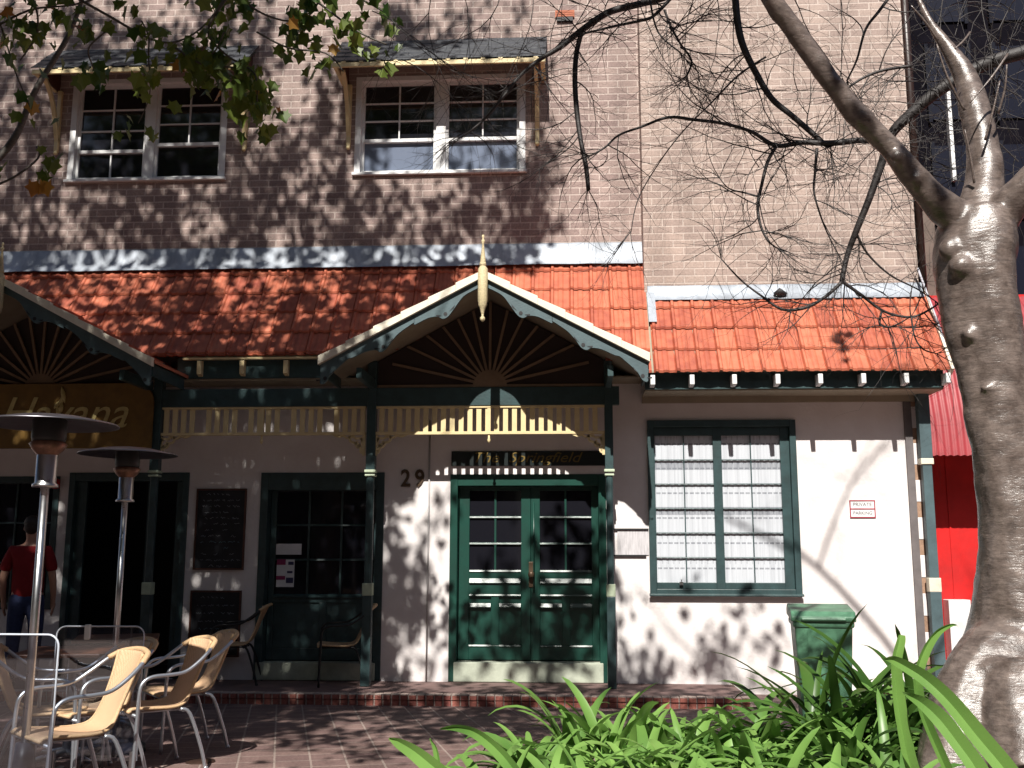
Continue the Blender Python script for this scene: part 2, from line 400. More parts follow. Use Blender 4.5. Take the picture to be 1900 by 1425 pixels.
M_lily = mat_leaf('strap_leaf', (.075, .18, .035), (.24, .42, .10), .3, .38)
M_lilyd = mat_leaf('shaded_strap_leaf', (.025, .07, .012), (.08, .17, .03), .25, .4)  # darker copy of the strap leaf: shade put into the leaf colour
M_dry = mat_leaf('dry_leaf', (.30, .18, .08), (.5, .36, .18), .3, .7)
M_leaf = mat_leaf('plane_leaf', (.035, .085, .015), (.16, .20, .03), .35, .45, 1.2)
M_leafy = mat_leaf('autumn_leaf', (.30, .10, .02), (.42, .25, .05), .4, .5)

# ------------------------------------------------------------------ setting
W = 11.6          # face of the lower wall and of the right-hand brick wall
WL = 11.9         # face of the left-hand brick wall, set back
PP = 11.14        # plane of the verandah posts
GB = 10.2         # plane of the gable bargeboards
FL = .155         # verandah floor
SY = 10.47        # front of the step
def gz(y): return .05+.02*(SY-y)
g = MB()
g.add([(-40, SY+25, .05-.02*25+.5), (40, SY+25, .55-.5), (40, -40, gz(-40)), (-40, -40, gz(-40))], [])
g = MB(); g.add([(-60, -40, gz(-40)), (60, -40, gz(-40)), (60, SY, gz(SY)), (-60, SY, gz(SY)), (60, 60, gz(SY)), (-60, 60, gz(SY))], [(0, 1, 2, 3), (3, 2, 4, 5)])
tag(g.build('ground', M_pave), kind='structure')
st = MB(); st.box(-9, 1.72, SY+.008, W+.3, .02, FL-.004)
tag(st.build('verandah_floor', M_floor), kind='structure')
st = MB()
x = -9
while x < 1.70:
    st.box(x+.003, x+.083, SY-.012+rnd.uniform(-.003, .003), SY+.11, FL-.046, FL+.004+rnd.uniform(-.002, .002))
    st.box(x+.003, x+.083, SY+rnd.uniform(-.003, .003), SY+.11, .0, FL-.052); x += .0865
tag(st.build('step_edge', M_step, bevel=.003), kind='structure')
# raised garden bed
bed = MB()
nx, ny = 30, 16
vs = []; fs = []
for j in range(ny+1):
    for i in range(nx+1):
        X = -.75+5.2*i/nx; Y = 1.9+3.2*j/ny
        z = .50+.05*noise.noise(Vector((X*2, Y*2, 0)))
        if i in (0, nx) or j in (0, ny): z = .05
        vs.append((X, Y, z))
for j in range(ny):
    for i in range(nx): a = j*(nx+1)+i; fs.append((a, a+1, a+nx+2, a+nx+1))
bed.add(vs, fs, True)
tag(bed.build('garden_bed', M_soil), kind='structure')

# ------------------------------------------------------------------ building
B = empty('brick_building', (0, W, 0))
tag(B, 'brick building with white rendered ground floor, terracotta verandah roof and green trimmed gables', 'building')
def child(mb, name, m, parent=B, bevel=0):
    """geometry is written in world space; parent empties stand unrotated, so subtract their place"""
    off = Vector((0, 0, 0)); q = parent
    while q is not None: off += q.location; q = q.parent
    mb.v = [(a-off.x, b-off.y, c-off.z) for a, b, c in mb.v]
    return mb.build(name, m, parent, bevel)
def ctext(parent, loc, *a, **k):
    off = Vector((0, 0, 0)); q = parent
    while q is not None: off += q.location; q = q.parent
    return text(a[0], a[1], a[2], a[3], parent, Vector(loc)-off, **k)

def wall(mb, x0, x1, z0, z1, yf, th, holes):
    xs = sorted({x0, x1, *[h[0] for h in holes], *[h[1] for h in holes]})
    zs = sorted({z0, z1, *[h[2] for h in holes], *[h[3] for h in holes]})
    for i in range(len(xs)-1):
        for j in range(len(zs)-1):
            cx = (xs[i]+xs[i+1])/2; cz = (zs[j]+zs[j+1])/2
            if any(h[0] < cx < h[1] and h[2] < cz < h[3] for h in holes): continue
            mb.add([(xs[i], yf, zs[j]), (xs[i+1], yf, zs[j]), (xs[i+1], yf, zs[j+1]), (xs[i], yf, zs[j+1])], [(0, 1, 2, 3)])
    for a, b, c, d in holes:
        mb.add([(a, yf, c), (b, yf, c), (b, yf, d), (a, yf, d), (a, yf+th, c), (b, yf+th, c), (b, yf+th, d), (a, yf+th, d)],
               [(0, 4, 5, 1), (1, 5, 6, 2), (2, 6, 7, 3), (3, 7, 4, 0)])
def rx(a, b, y, Y): return P(a, y, Y).x, P(b, y, Y).x

# upper windows (pixel measures turned into metres on the wall plane)
w1 = (P(134, 240, WL).x, P(418, 240, WL).x, P(270, 332, WL).z, P(270, 146, WL).z)
w2 = (P(662, 240, WL).x, P(972, 240, WL).x, P(810, 319, WL).z, P(810, 140, WL).z)
XJ = P(1191, 300, W).x          # where the wall steps forward
XR = P(1690, 300, W).x+.0       # right-hand corner
mb = MB(); wall(mb, -11, XJ+.02, 4.3, 10.5, WL, .16, [w1, w2]); child(mb, 'upper_wall', M_brick)
mb = MB(); mb.box(XJ, XR, W, W+9, 4.4, 10.5); rw = child(mb, 'upper_wall', M_brick2); rw['label'] = 'paler brick wall standing forward of the rest'

def sash_window(bounds, kind):
    x0, x1, z0, z1 = bounds
    f = MB(); c = .055
    yf = WL-.012
    f.box(x0-.02, x0+c, yf, WL+.10, z0, z1); f.box(x1-c, x1+.02, yf, WL+.10, z0, z1)
    f.box(x0+c, x1-c, yf, WL+.10, z1-.06, z1)
    f.box(x0-.04, x1+.04, WL-.05, WL+.10, z0-.035, z0)
    xm = (x0+x1)/2+(.02 if kind == 1 else .01)
    f.box(xm-.06, xm+.06, WL+.015, WL+.10, z0, z1-.06)
    fo = child(f, 'window', M_white, bevel=.004)
    yS = WL+.05
    hz = z1-.06-z0
    for side, (a, b) in enumerate(((x0+c, xm-.06), (xm+.06, x1-c))):
        s = MB(); m_ = .035
        s.box(a, a+m_, yS, yS+.03, z0, z1-.06); s.box(b-m_, b, yS, yS+.03, z0, z1-.06)
        s.box(a+m_, b-m_, yS, yS+.03, z0, z0+.05); s.box(a+m_, b-m_, yS, yS+.03, z1-.10, z1-.06)
        mid = z0+hz*(.36 if not (kind == 1 and side == 0) else .30)
        s.box(a+m_, b-m_, yS-.02, yS+.03, mid-.022, mid+.022)
        xm2 = (a+b)/2
        s.box(xm2-.009, xm2+.009, yS+.002, yS+.028, mid, z1-.10)
        for q in (.36, .68) if not (kind == 1 and side == 0) else (.33, .66):
            zz = mid+(z1-.10-mid)*q
            s.box(a+m_, b-m_, yS+.001, yS+.027, zz-.008, zz+.008)
        if kind == 1 and side == 0: s.box(xm2-.009, xm2+.009, yS+.002, yS+.028, z0+.05, mid)
        so_ = child(s, 'sash', M_white, fo, bevel=.002)
        p = MB(); p.box(a+m_/2, b-m_/2, yS+.031, yS+.036, mid, z1-.08); child(p, 'pane', M_pane, fo)
        p = MB(); p.box(a+m_/2, b-m_/2, yS+.031, yS+.036, z0+.02, mid); child(p, 'pane', M_paneb if kind == 2 else M_pane, fo)
    return fo
sash_window(w1, 1)['label'] = 'white sash window half hidden by green leaves'
sash_window(w2, 2)['label'] = 'white sash window crossed by bare twigs'

def awning(xl, xr, zl, zt, lab):
    yf = WL-.52
    r = MB()
    n = 5; dz = (zt-zl)/n; dy = .52/n
    for i in range(n):           # lapped slate courses, each slate its own width
        x = xl-.03
        while x < xr+.02:
            wv = rnd.uniform(.13, .2); x2 = min(x+wv, xr+.03)
            y0 = WL-dy*(n-i)-.02; z0 = zl+dz*i
            lift = .012+rnd.uniform(0, .006)
            r.prismx([(y0, z0+lift), (y0, z0+lift+.012), (y0+dy*1.45, z0+dz*1.45+.014), (y0+dy*1.45, z0+dz*1.45)], x, x2-.004)
            x = x2
    ro = child(r, 'window_awning', M_slate); ro['label'] = lab
    e = MB(); e.box(xl-.02, xr+.02, yf-.012, yf+.02, zl-.055, zl); 
    e.box(xl-.01, xl+.04, yf+.02, WL, zl-.05, zl-.005); e.box(xr-.04, xr+.01, yf+.02, WL, zl-.05, zl-.005)
    x = xl+.1
    while x < xr: e.box(x, x+.05, yf-.018, yf-.012, zl-.01, zl+.022); x += .21
    child(e, 'awning_batten', M_cream, ro, bevel=.003)
    s = MB(); s.add([(xl+.01, yf+.02, zl-.008), (xr-.01, yf+.02, zl-.008), (xr-.01, WL, zt-.06), (xl+.01, WL, zt-.06)], [(3, 2, 1, 0)]); child(s, 'awning_lining', M_soffit, ro)
    sd = MB()
    for xx in (xl+.05, xr-.07): sd.prismx([(yf+.06, zl-.05), (WL, zl-.05), (WL, zt-.08)], xx, xx+.02)
    child(sd, 'awning_cheek', M_woodfr, ro)
    for xx in (xl+.07, xr-.12):
        k = MB(); k.box(xx, xx+.05, WL-.05, WL-.002, zl-.86, zl-.05)
        pts = spline([(xx+.025, yf+.08, zl-.06), (xx+.025, yf+.22, zl-.16), (xx+.025, WL-.16, zl-.36), (xx+.025, WL-.03, zl-.72)], 5)
        for a, b in zip(pts, pts[1:]): k.bar(a, b, .04, .05, up=(1, 0, 0))
        k.ball((xx+.025, WL-.04, zl-.88), .028, 6)
        child(k, 'awning_bracket', M_cream, ro, bevel=.003)
awning(-2.83, -.30, 7.37, 7.88, 'slate window awning with yellow batten and bare twigs before it')
awning(-6.55, -3.95, 7.38, 7.87, 'slate window awning with yellow batten behind the leafy branch')

# ---- main roof plane: z = ZE + (Y-YE)*SL
YE, ZE = 10.95, 3.475
SL = (5.0-3.475)/.95
def roofz(y): return ZE+(y-YE)*SL
GA, GBX, HW = -.90, -6.02, 1.67
GZE, GZA = 3.50, 4.40
def gabz(x, xc): return GZA-(GZA-GZE)*abs(x-xc)/HW
def tile_sheet(name, x0, x1, y0, y1, parent, inside=None, row0=0):
    """y0 = eave Y, y1 = top Y; marseille tiles as modelled relief on the roof plane"""
    L_ = math.hypot(y1-YE, roofz(y1)-ZE); s0 = (y0-YE)*math.hypot(1, SL)
    gauge = .325; tw = .228
    dv = Vector((0, 1, SL)).normalized(); nn = Vector((0, -SL, 1)).normalized()
    vs = []; fs = []; tint = []
    us = []; u = math.floor(x0/tw)*tw
    while u < x1:
        for fq in (0, .06, .10, .16, .32, .40, .48, .56, .64, .80, .90, .945):
            if x0 <= u+fq*tw <= x1: us.append((u+fq*tw, fq, round(u/tw)))
        u += tw
    def hh(fq, q):
        h = .018 if fq < .11 else (.0 if fq in (.16, .32) else .013 if .39 < fq < .57 else 0)
        if fq in (.40, .56): h = .010
        if fq >= .93: h = -.012
        return h
    k = 0
    srow = math.floor(s0/gauge+1e-6)
    nrow = int((L_-srow*gauge)/gauge)+2
    for r in range(srow, srow+nrow):
        vv = [0.0, .06, .5, 1.08]
        prev = None
        for vi, q in enumerate(vv):
            s = (r+q)*gauge
            if s < s0-1e-6 and q != 0: pass
            line = []
            for (ux, fq, ti) in us:
                rr = random.Random(ti*131+r*7919)
                jit = rr.uniform(-.006, .006); jt = rr.uniform(-.003, .004)
                arch = -.012*math.sin(math.pi*min(fq, 1)) if vi < 2 else 0
                p = Vector((ux, YE, ZE))+dv*(min(max(s+jit*(vi < 2)+arch, s0-.012), L_))+nn*(.030-.028*q+hh(fq, q)+jt-(.02 if vi == 0 else 0))
                line.append(len(vs)); vs.append(p); tint.append(rr.uniform(.12, .34))
            if prev:
                for i in range(len(us)-1):
                    c = (vs[line[i]]+vs[prev[i+1]])/2
                    if inside is None or inside(c):
                        fs.append((prev[i], prev[i+1], line[i+1], line[i]))
            prev = line
        if (r+1)*gauge > L_: break
    mb = MB(); mb.add(vs, fs, False)
    o = child(mb, name, M_tile, parent)
    at = o.data.attributes.new('tint', 'FLOAT', 'POINT'); at.data.foreach_set('value', tint)
    return o
def keep(c):
    for xc in (GA, GBX):
        if abs(c.x-xc) < HW and c.z < gabz(c.x, xc)-.01: return False
    return True
roof = tile_sheet('verandah_roof', -9.0, GA, 11.11, 11.87, B, keep)
# right of the gable the roof runs one course lower
roof2 = tile_sheet('verandah_roof', GA, XJ+.02, 10.95, 11.87, B, lambda c: keep(c) and (c.x > .78 or c.y > 11.0))
XRR = P(1766, 688, YE).x-.02
roof3 = tile_sheet('verandah_roof', XJ+.02, XRR, 10.95, 11.575, B, keep)
roof3['label'] = 'right end of the terracotta roof under the lower flashing'
# undertiles so no light leaks
u = MB()
for x0, x1, ya, yb in ((-9, GBX-HW, 11.12, WL), (GBX+HW, GA-HW, 11.12, WL), (GA+HW, XRR, 10.97, W+.02)):
    u.prismx([(ya+.0, roofz(ya)-.03), (ya+.0, roofz(ya)-.012), (yb, roofz(yb)-.012), (yb, roofz(yb)-.03)], x0, x1)
child(u, 'roof_boarding', M_soffit)
# right verge of the roof
vg = MB(); a = Vector((XRR+.012, YE-.02, roofz(YE)-.02)); b = Vector((XRR+.012, W, roofz(W)-.02)); vg.bar(a, b, .03, .10, up=(0, -SL, 1)); child(vg, 'roof_verge', M_creamw)
# flashings
fl = MB(); z0 = roofz(11.86); n = 90; x0 = -9; x1 = XJ+.01
vs = []; fs = []
for i in range(n+1):
    x = x0+(x1-x0)*i/n
    for y, z in ((WL-.004, z0+.30), (WL-.022, z0+.28), (WL-.05, z0+.115), (WL-.115, z0+.005)):
        j = noise.noise(Vector((x*5, z*9, 3)))*.012
        vs.append((x, y+j*.7-.008, z+j+(.008 if z < z0 and i % 2 else 0)))
for i in range(n):
    for k in range(3): fs.append((i*4+k+1, (i+1)*4+k+1, (i+1)*4+k, i*4+k))
fl.add(vs, fs, True); child(fl, 'flashing', M_lead)
fl = MB(); vs = []; fs = []; z0 = roofz(11.575)
x0 = XJ+.03; x1 = XR+.02
for i in range(41):
    x = x0+(x1-x0)*i/40
    for y, z in ((W-.004, z0+.13), (W-.02, z0+.115), (W-.035, z0+.03), (W-.11, z0-.065)):
        j = noise.noise(Vector((x*5, z*9, 8)))*.006
        vs.append((x, y+j-.012, z+j))
for i in range(40):
    for k in range(3): fs.append((i*4+k+1, (i+1)*4+k+1, (i+1)*4+k, i*4+k))
fl.add(vs, fs, True)
for q in range(1): 
    ya, yb = 11.33, 11.58
    dn = Vector((0, -SL, 1)).normalized()*.055
    fl.add([Vector((XJ+.02, ya, roofz(ya)))+dn, Vector((XJ+.11, ya, roofz(ya)))+dn, Vector((XJ+.11, yb, roofz(yb)))+dn, Vector((XJ+.02, yb, roofz(yb)))+dn], [(0, 1, 2, 3)])
child(fl, 'flashing', M_lead)
# vent low on the roof and the terracotta air brick
# eaves right: fascia, rafter ends, soffit
RZ0, RZ1 = P(1500, 713, YE).z, P(1500, 692, YE).z
e = MB(); e.box(.80, XRR-.02, YE+.14, YE+.165, RZ0-.02, ZE+.10); fas = child(e, 'fascia', M_trim)
for px in (1211, 1284, 1362.5, 1443, 1522, 1602, 1681.5, 1759):
    e = MB(); X = P(px, 702, YE).x
    e.prismx([(YE-.02, RZ0+.005), (YE-.02, RZ1-.012), (YE+.14, RZ1), (YE+.14, RZ0-.005)], X-.025, X+.025); child(e, 'rafter_end', M_white, bevel=.006)
e = MB(); e.box(.80, XRR-.02, YE+.165, W+.02, RZ0-.035, RZ0-.02); e.box(.80, XR, W-.05, W-.002, RZ0-.10, RZ0-.035); child(e, 'soffit', M_soffit)
# eaves of the left bay
LZ0, LZ1 = P(450, 699, 11.11).z, P(450, 668, 11.11).z
e = MB(); e.box(GBX+HW-.1, GA-HW+.1, 11.155, 11.175, LZ0-.01, LZ1+.03); child(e, 'fascia', M_trim)
e = MB(); e.box(GBX+HW-.02, GA-HW+.02, 11.085, 11.135, LZ1+.005, LZ1+.028); child(e, 'eave_batten', M_cream)
for px in (290, 371, 450, 531):
    X = P(px, 680, 11.11).x; e = MB(); e.prismx([(11.08, LZ0+.03), (11.08, LZ1-.01), (11.155, LZ1), (11.155, LZ0+.01)], X-.026, X+.026); child(e, 'rafter_end', M_cream, bevel=.005)
e = MB(); e.box(-9, .8, 11.175, W+.02, LZ0-.03, LZ0-.012); child(e, 'soffit', M_soffit)
# ---- lower wall
fd = (P(478, 1060, W).x, P(710, 1060, W).x, FL, P(590, 877, W).z)          # fan-bay door
dd = (P(834, 1060, W).x, P(1126, 1060, W).x, FL, P(980, 880, W).z)         # double doors
dl = (P(122, 1000, W).x, P(346, 1000, W).x, FL, P(240, 877, W).z)          # dark doorway
wl = (P(-60, 1000, W).x, P(104, 1000, W).x, FL+.75, P(50, 884, W).z)       # left window
wr = (P(1203, 940, W).x, P(1481, 940, W).x, P(1345, 1106, W).z, P(1345, 780, W).z)
XQ = P(1687, 950, W).x
mb = MB(); wall(mb, -11, XQ, -.3, 4.42, W, .2, [fd, dd, dl, wl, wr]); child(mb, 'ground_floor_wall', M_render)
# quoins
zq = -.1; i = 0
qw = MB(); qb = MB()
XQ2 = XR+.0
qside = MB(); qside.box(XQ, XQ2-.004, W+.004, W+8.8, -.3, 4.45); child(qside, 'side_wall', M_brick2)
while zq < 3.5:
    if i % 2 == 0: qb = MB(); qb.box(XQ+.08, XQ2, W-.004, W+.12, zq, zq+.165); child(qb, 'quoin', M_quoin)
    else: qw = MB(); qw.box(XQ+.08, XQ2+.004, W-.012, W+.13, zq+.003, zq+.245-.003); child(qw, 'quoin', M_render, bevel=.006)
    zq += .165 if i % 2 == 0 else .245; i += 1
qs = MB(); qs.box(XQ, XQ+.08, W-.03, W+.02, -.3, 3.33); child(qs, 'corner_strip', mat('grey_strip', (.16, .14, .14), .7, var=.3))

# ---- double doors
def muntins(s, x0, x1, z0, z1, nc, nr, y, t=.011, d=.02, y2=None):
    for i in range(1, nc): X = x0+(x1-x0)*i/nc; s.box(X-t, X+t, y, y+d, z0, z1)
    for j in range(1, nr):
        Z = z0+(z1-z0)*j/nr
        s.prismx([(y-.006, Z-t), (y-.001, Z+t*.5), (y+d-.002, Z+t), (y+d-.002, Z-t)], x0, x1)
x0, x1, z0, z1 = dd
D0 = MB(); t = .085; yF = W-.02
D0.box(x0, x0+t, yF, W+.19, FL, z1); D0.box(x1-t, x1, yF, W+.19, FL, z1); D0.box(x0+t, x1-t, yF+.003, W+.19, z1-.13, z1)
DF = child(D0, 'door_frame', M_door, bevel=.005)
sl_ = MB(); sl_.box(x0+.06, x1-.05, W-.05, W+.14, FL, P(980, 1229, W).z); child(sl_, 'door_sill', M_conc, DF, bevel=.01)
zb = P(980, 1227, W).z; zt = z1-.13
xm = P(984, 1000, W).x
yD = W+.125
for side, (a, b, pa, pb) in enumerate(((x0+t, xm-.002, P(869, 1000, W).x, P(966, 1000, W).x), (xm+.002, x1-t, P(1001, 1000, W).x, P(1098, 1000, W).x))):
    d = MB(); gt = P(980, 909, W).z; gb = P(980, 1058, W).z
    d.box(a, pa, yD, yD+.045, zb, zt); d.box(pb, b, yD, yD+.045, zb, zt); d.box(pa, pb, yD, yD+.045, gt, zt)
    d.box(pa, pb, yD, yD+.045, zb, P(980, 1200, W).z)
    d.box(pa, pb, yD, yD+.045, P(980, 1104, W).z, gb)
    # recessed lower panels with a centre stile
    pm = (pa+pb)/2
    d.box(pm-.045, pm+.045, yD+.001, yD+.044, P(980, 1200, W).z, P(980, 1104, W).z)
    d.box(pa, pb, yD+.028, yD+.044, P(980, 1200, W).z, P(980, 1104, W).z)
    lf = child(d, 'door', M_door, DF, bevel=.004)
    m = MB(); muntins(m, pa, pb, gb, gt, 2, 3, yD+.004)
    # weather mouldings that catch the sun
    for py, (q0, q1), hh_ in ((1060, (pa, pb), .008), (1078, (pa, pb), .024), (1105, (pa, pb), .008), (1124, (pa, pm-.045), .020), (1124, (pm+.045, pb), .020), (1200, (pa, pm-.045), .008), (1200, (pm+.045, pb), .008)):
        Z = P(980, py, W).z
        m.prismx([(yD-.003-hh_*.84, Z-hh_), (yD-.003, Z+hh_), (yD-.001, Z+hh_), (yD-.001, Z-hh_-.006), (yD-.003-hh_*.84, Z-hh_-.004)][::-1], q0+.004, q1-.004)
    if side == 1: m.tube([(xm+.035, yD-.02, P(980, 1100, W).z), (xm+.035, yD-.02, P(980, 930, W).z)], .010, 6)
    child(m, 'glazing_bars', M_door, DF)
    p = MB(); p.box(pa-.01, pb+.01, yD+.026, yD+.032, gb-.01, gt+.01); child(p, 'pane', M_pane, DF)
h = MB(); c = P(986, 1066, yD); h.lathe([(.001, .03), (.03, .028), (.036, 0), (.03, -.028), (.001, -.03)], (c.x, yD-.06, c.z), 14)
h.box(c.x-.03, c.x+.03, yD-.012, yD-.001, c.z-.14, c.z+.14); h.tube([(c.x, yD, c.z), (c.x, yD-.05, c.z)], .012, 8)
child(h, 'door_handle', M_brass, DF, bevel=.003)

# ---- glazed door in the left bay
x0, x1, z0, z1 = fd
D0 = MB(); t = .09
D0.box(x0, x0+t, yF, W+.12, FL, z1); D0.box(x1-t, x1, yF, W+.12, FL, z1); D0.box(x0+t, x1-t, yF+.003, W+.18, z1-.2, z1)
DF = child(D0, 'door_frame', M_trim, bevel=.005)
sl_ = MB(); sl_.box(x0+.03, x1-.06, W-.045, W+.14, FL, P(590, 1229, W).z); child(sl_, 'door_sill', M_conc, DF, bevel=.01)
gb = P(590, 1104, W).z; gt = z1-.2
d = MB(); pa, pb = P(506, 1000, W).x, P(690, 1000, W).x
d.box(x0+t, pa, yD, yD+.045, P(590, 1227, W).z, gt); d.box(pb, x1-t, yD, yD+.045, P(590, 1227, W).z, gt)
d.box(pa, pb, yD, yD+.045, gb-.09, gb); d.box(pa, pb, yD, yD+.045, P(590, 1227, W).z, P(590, 1205, W).z)
d.box(pa, pb, yD+.02, yD+.044, P(590, 1205, W).z, gb-.09)
xx = (pa+pb)/2; d.box(xx-.04, xx+.04, yD+.001, yD+.044, P(590, 1205, W).z, gb-.09)
child(d, 'door', M_trim, DF, bevel=.004)
m = MB(); muntins(m, pa, pb, gb, gt, 3, 3, yD+.003)
m.prismx([(yD-.03, gb-.03), (yD-.03, gb-.016), (yD-.001, gb+.006), (yD-.001, gb-.04)], pa, pb)
child(m, 'glazing_bars', M_trim, DF)
p = MB(); p.box(pa-.01, pb+.01, yD+.026, yD+.032, gb, gt); child(p, 'pane', M_pane, DF)

# ---- dark doorway and far left window
x0, x1, z0, z1 = dl
D0 = MB(); t = .07
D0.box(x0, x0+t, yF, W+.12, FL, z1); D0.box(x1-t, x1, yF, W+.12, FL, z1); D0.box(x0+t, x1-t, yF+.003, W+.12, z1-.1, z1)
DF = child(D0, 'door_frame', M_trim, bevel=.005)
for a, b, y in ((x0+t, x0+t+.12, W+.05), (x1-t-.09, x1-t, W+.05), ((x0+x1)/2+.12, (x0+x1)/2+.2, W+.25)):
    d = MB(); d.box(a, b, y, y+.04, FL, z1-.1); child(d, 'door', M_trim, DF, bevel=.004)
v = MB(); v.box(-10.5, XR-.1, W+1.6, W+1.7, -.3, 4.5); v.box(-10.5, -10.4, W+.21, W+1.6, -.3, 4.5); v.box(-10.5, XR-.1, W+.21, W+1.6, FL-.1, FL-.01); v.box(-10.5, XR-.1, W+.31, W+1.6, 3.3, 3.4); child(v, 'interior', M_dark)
x0, x1, z0, z1 = wl
D0 = MB(); D0.box(x0, x0+.07, yF, W+.12, z0, z1); D0.box(x1-.07, x1, yF, W+.12, z0, z1); D0.box(x0+.07, x1-.07, yF+.003, W+.12, z1-.08, z1); D0.box(x0+.07, x1-.07, yF+.003, W+.12, z0, z0+.07)
muntins(D0, x0+.07, x1-.07, z0+.07, z1-.08, 2, 3, W+.04)
DF = child(D0, 'window', M_trim, bevel=.004); DF['label'] = 'dark window behind the person in red'
p = MB(); p.box(x0+.05, x1-.05, W+.07, W+.076, z0+.05, z1-.06); child(p, 'pane', M_pane, DF)

# ---- curtained window on the white wall
x0, x1, z0, z1 = wr
f = MB(); a0 = .07
f.box(x0, x0+a0, W-.045, W+.10, z0, z1); f.box(x1-a0, x1, W-.045, W+.10, z0, z1)
f.box(x0+a0, x1-a0, W-.045, W+.10, z1-.075, z1); f.box(x0+a0, x1-a0, W-.045, W+.10, z0, z0+.075)
f.prismx([(W-.075, z0-.002), (W-.075, z0+.018), (W-.046, z0+.03), (W-.046, z0-.002)], x0-.01, x1+.01)
WF = child(f, 'window', M_trim, bevel=.005); WF['label'] = 'green framed window with white lace curtain'
gx = [P(1217, 940, W).x, P(1326, 940, W).x, P(1342, 940, W).x, P(1452, 940, W).x]; gz0, gz1 = P(1335, 1081, W).z, P(1335, 808, W).z
s = MB(); yS = W+.005
s.box(x0+a0, gx[0], yS, yS+.04, z0+.075, z1-.075); s.box(gx[3], x1-a0, yS, yS+.04, z0+.075, z1-.075); s.box(gx[1], gx[2], yS-.004, yS+.04, z0+.075, z1-.075)
for q in (0, 2):
    s.box(gx[q], gx[q+1], yS, yS+.04, z0+.075, gz0); s.box(gx[q], gx[q+1], yS, yS+.04, gz1, z1-.075)
child(s, 'casement', M_trim, WF, bevel=.004)
m = MB()
for q in (0, 2): muntins(m, gx[q], gx[q+1], gz0, gz1, 2, 6, yS+.018, t=.006, d=.012)
child(m, 'glazing_bars', M_trim, WF)
p = MB(); p.add([(gx[0]-.01, yS+.032, gz0-.01), (gx[3]+.01, yS+.032, gz0-.01), (gx[3]+.01, yS+.032, gz1+.01), (gx[0]-.01, yS+.032, gz1+.01)], [(0, 1, 2, 3)]); child(p, 'pane', M_glass, WF)
c = MB(); vs = []; fs = []; n = 160
for i in range(n+1):
    X = gx[0]-.02+(gx[3]-gx[0]+.04)*i/n
    y = yS+.040+.0016*math.sin(X*85)+.001*math.sin(X*210+1)
    vs += [(X, y, gz0-.03), (X, y, gz1+.03)]
for i in range(n): fs.append((2*i, 2*i+2, 2*i+3, 2*i+1))
c.add(vs, fs, True); child(c, 'lace_curtain', M_curtain, WF)
l = MB(); q = P(1264, 1083, W); l.box(q.x-.02, q.x+.02, W-.03, W-.004, q.z-.015, q.z+.02); l.tube([(q.x, W-.02, q.z+.02), (q.x+.004, W-.03, q.z+.06)], .006, 6); child(l, 'window_latch', M_steel, WF)
# rainwater pipe on the wall between the bays, and a cable run
pp = MB(); q = P(795, 1000, W)
pp.tube([(q.x, W-.012, FL), (q.x, W-.012, 3.05)], .010, 8); child(pp, 'wall_conduit', mat('conduit_grey', (.42, .40, .40), .6))

# ---- verandah posts, beam, friezes
def post(X, z1_, lab, wd=.10, zb_=FL, top=None):
    m = MB(); h = wd/2
    m.box(X-h, X+h, PP-h, PP+h, P(700, 1105, PP).z, zb_)                       # square foot
    k = h*.82
    zc0, zc1 = P(700, 1082, PP).z, P(700, 884, PP).z
    ch = k*.45
    poly = [(k, -k+ch), (k, k-ch), (k-ch, k), (-k+ch, k), (-k, k-ch), (-k, -k+ch), (-k+ch, -k), (k-ch, -k)]
    vs = [(X+a, PP+b, zc0) for a, b in poly]+[(X+a, PP+b, zc1) for a, b in poly]
    m.add(vs, [tuple((i, (i+1) % 8, (i+1) % 8+8, i+8)) for i in range(8)])
    m.box(X-h, X+h, PP-h, PP+h, P(700, 872, PP).z, z1_)
    po = child(m, 'post', M_trim, bevel=.004); po['label'] = lab
    b = MB(); b.box(X-h-.004, X+h+.004, PP-h-.004, PP+h+.004, zc0, P(700, 1105, PP).z)
    b.box(X-h-.006, X+h+.006, PP-h-.006, PP+h+.006, zc1, zc1+.022); b.box(X-h-.012, X+h+.012, PP-h-.012, PP+h+.012, P(700, 872, PP).z-.03, P(700, 872, PP).z)
    child(b, 'post_band', M_cream2, po, bevel=.006)
    return po
M_cream2 = mat('pale_green_band', (.50, .58, .42), .5, var=.2, vscale=20)
ZB0, ZB1 = P(910, 753, PP).z, P(910, 719, PP).z
post(-2.207, ZB1+.3, 'green post between the two doors'); post(.402, ZB1+.3, 'green post right of the double doors', .09)
post(-4.63, ZB1+.3, 'green post by the dark doorway'); post(-7.3, ZB1, 'green post at the far left')
PR = 11.49; XP = P(1713, 780, PR).x
m = MB(); m.box(XP-.063, XP+.063, PR-.05, PR+.05, P(1710, 851, PR).z, RZ0-.03); m.box(XP-.05, XP+.05, PR-.04, PR+.04, P(1710, 1072, PR).z, P(1710, 862, PR).z); m.box(XP-.06, XP+.06, PR-.05, PR+.05, gz(SY)-.1, P(1710, 1098, PR).z)
po = child(m, 'post', M_gb, bevel=.004); po['label'] = 'green post at the right corner'
b = MB(); b.box(XP-.068, XP+.068, PR-.055, PR+.055, P(1710, 862, PR).z, P(1710, 851, PR).z); b.box(XP-.064, XP+.064, PR-.052, PR+.052, P(1710, 1098, PR).z, P(1710, 1072, PR).z); child(b, 'post_band', M_creamw, po, bevel=.005)
m = MB(); m.box(-9, .52, PP-.035, PP+.035, ZB0, ZB1); child(m, 'beam', M_trim, bevel=.004)
m = MB(); m.box(.45, XP, PP-.02, PP+.04, RZ0-.036-.1, RZ0-.036); 

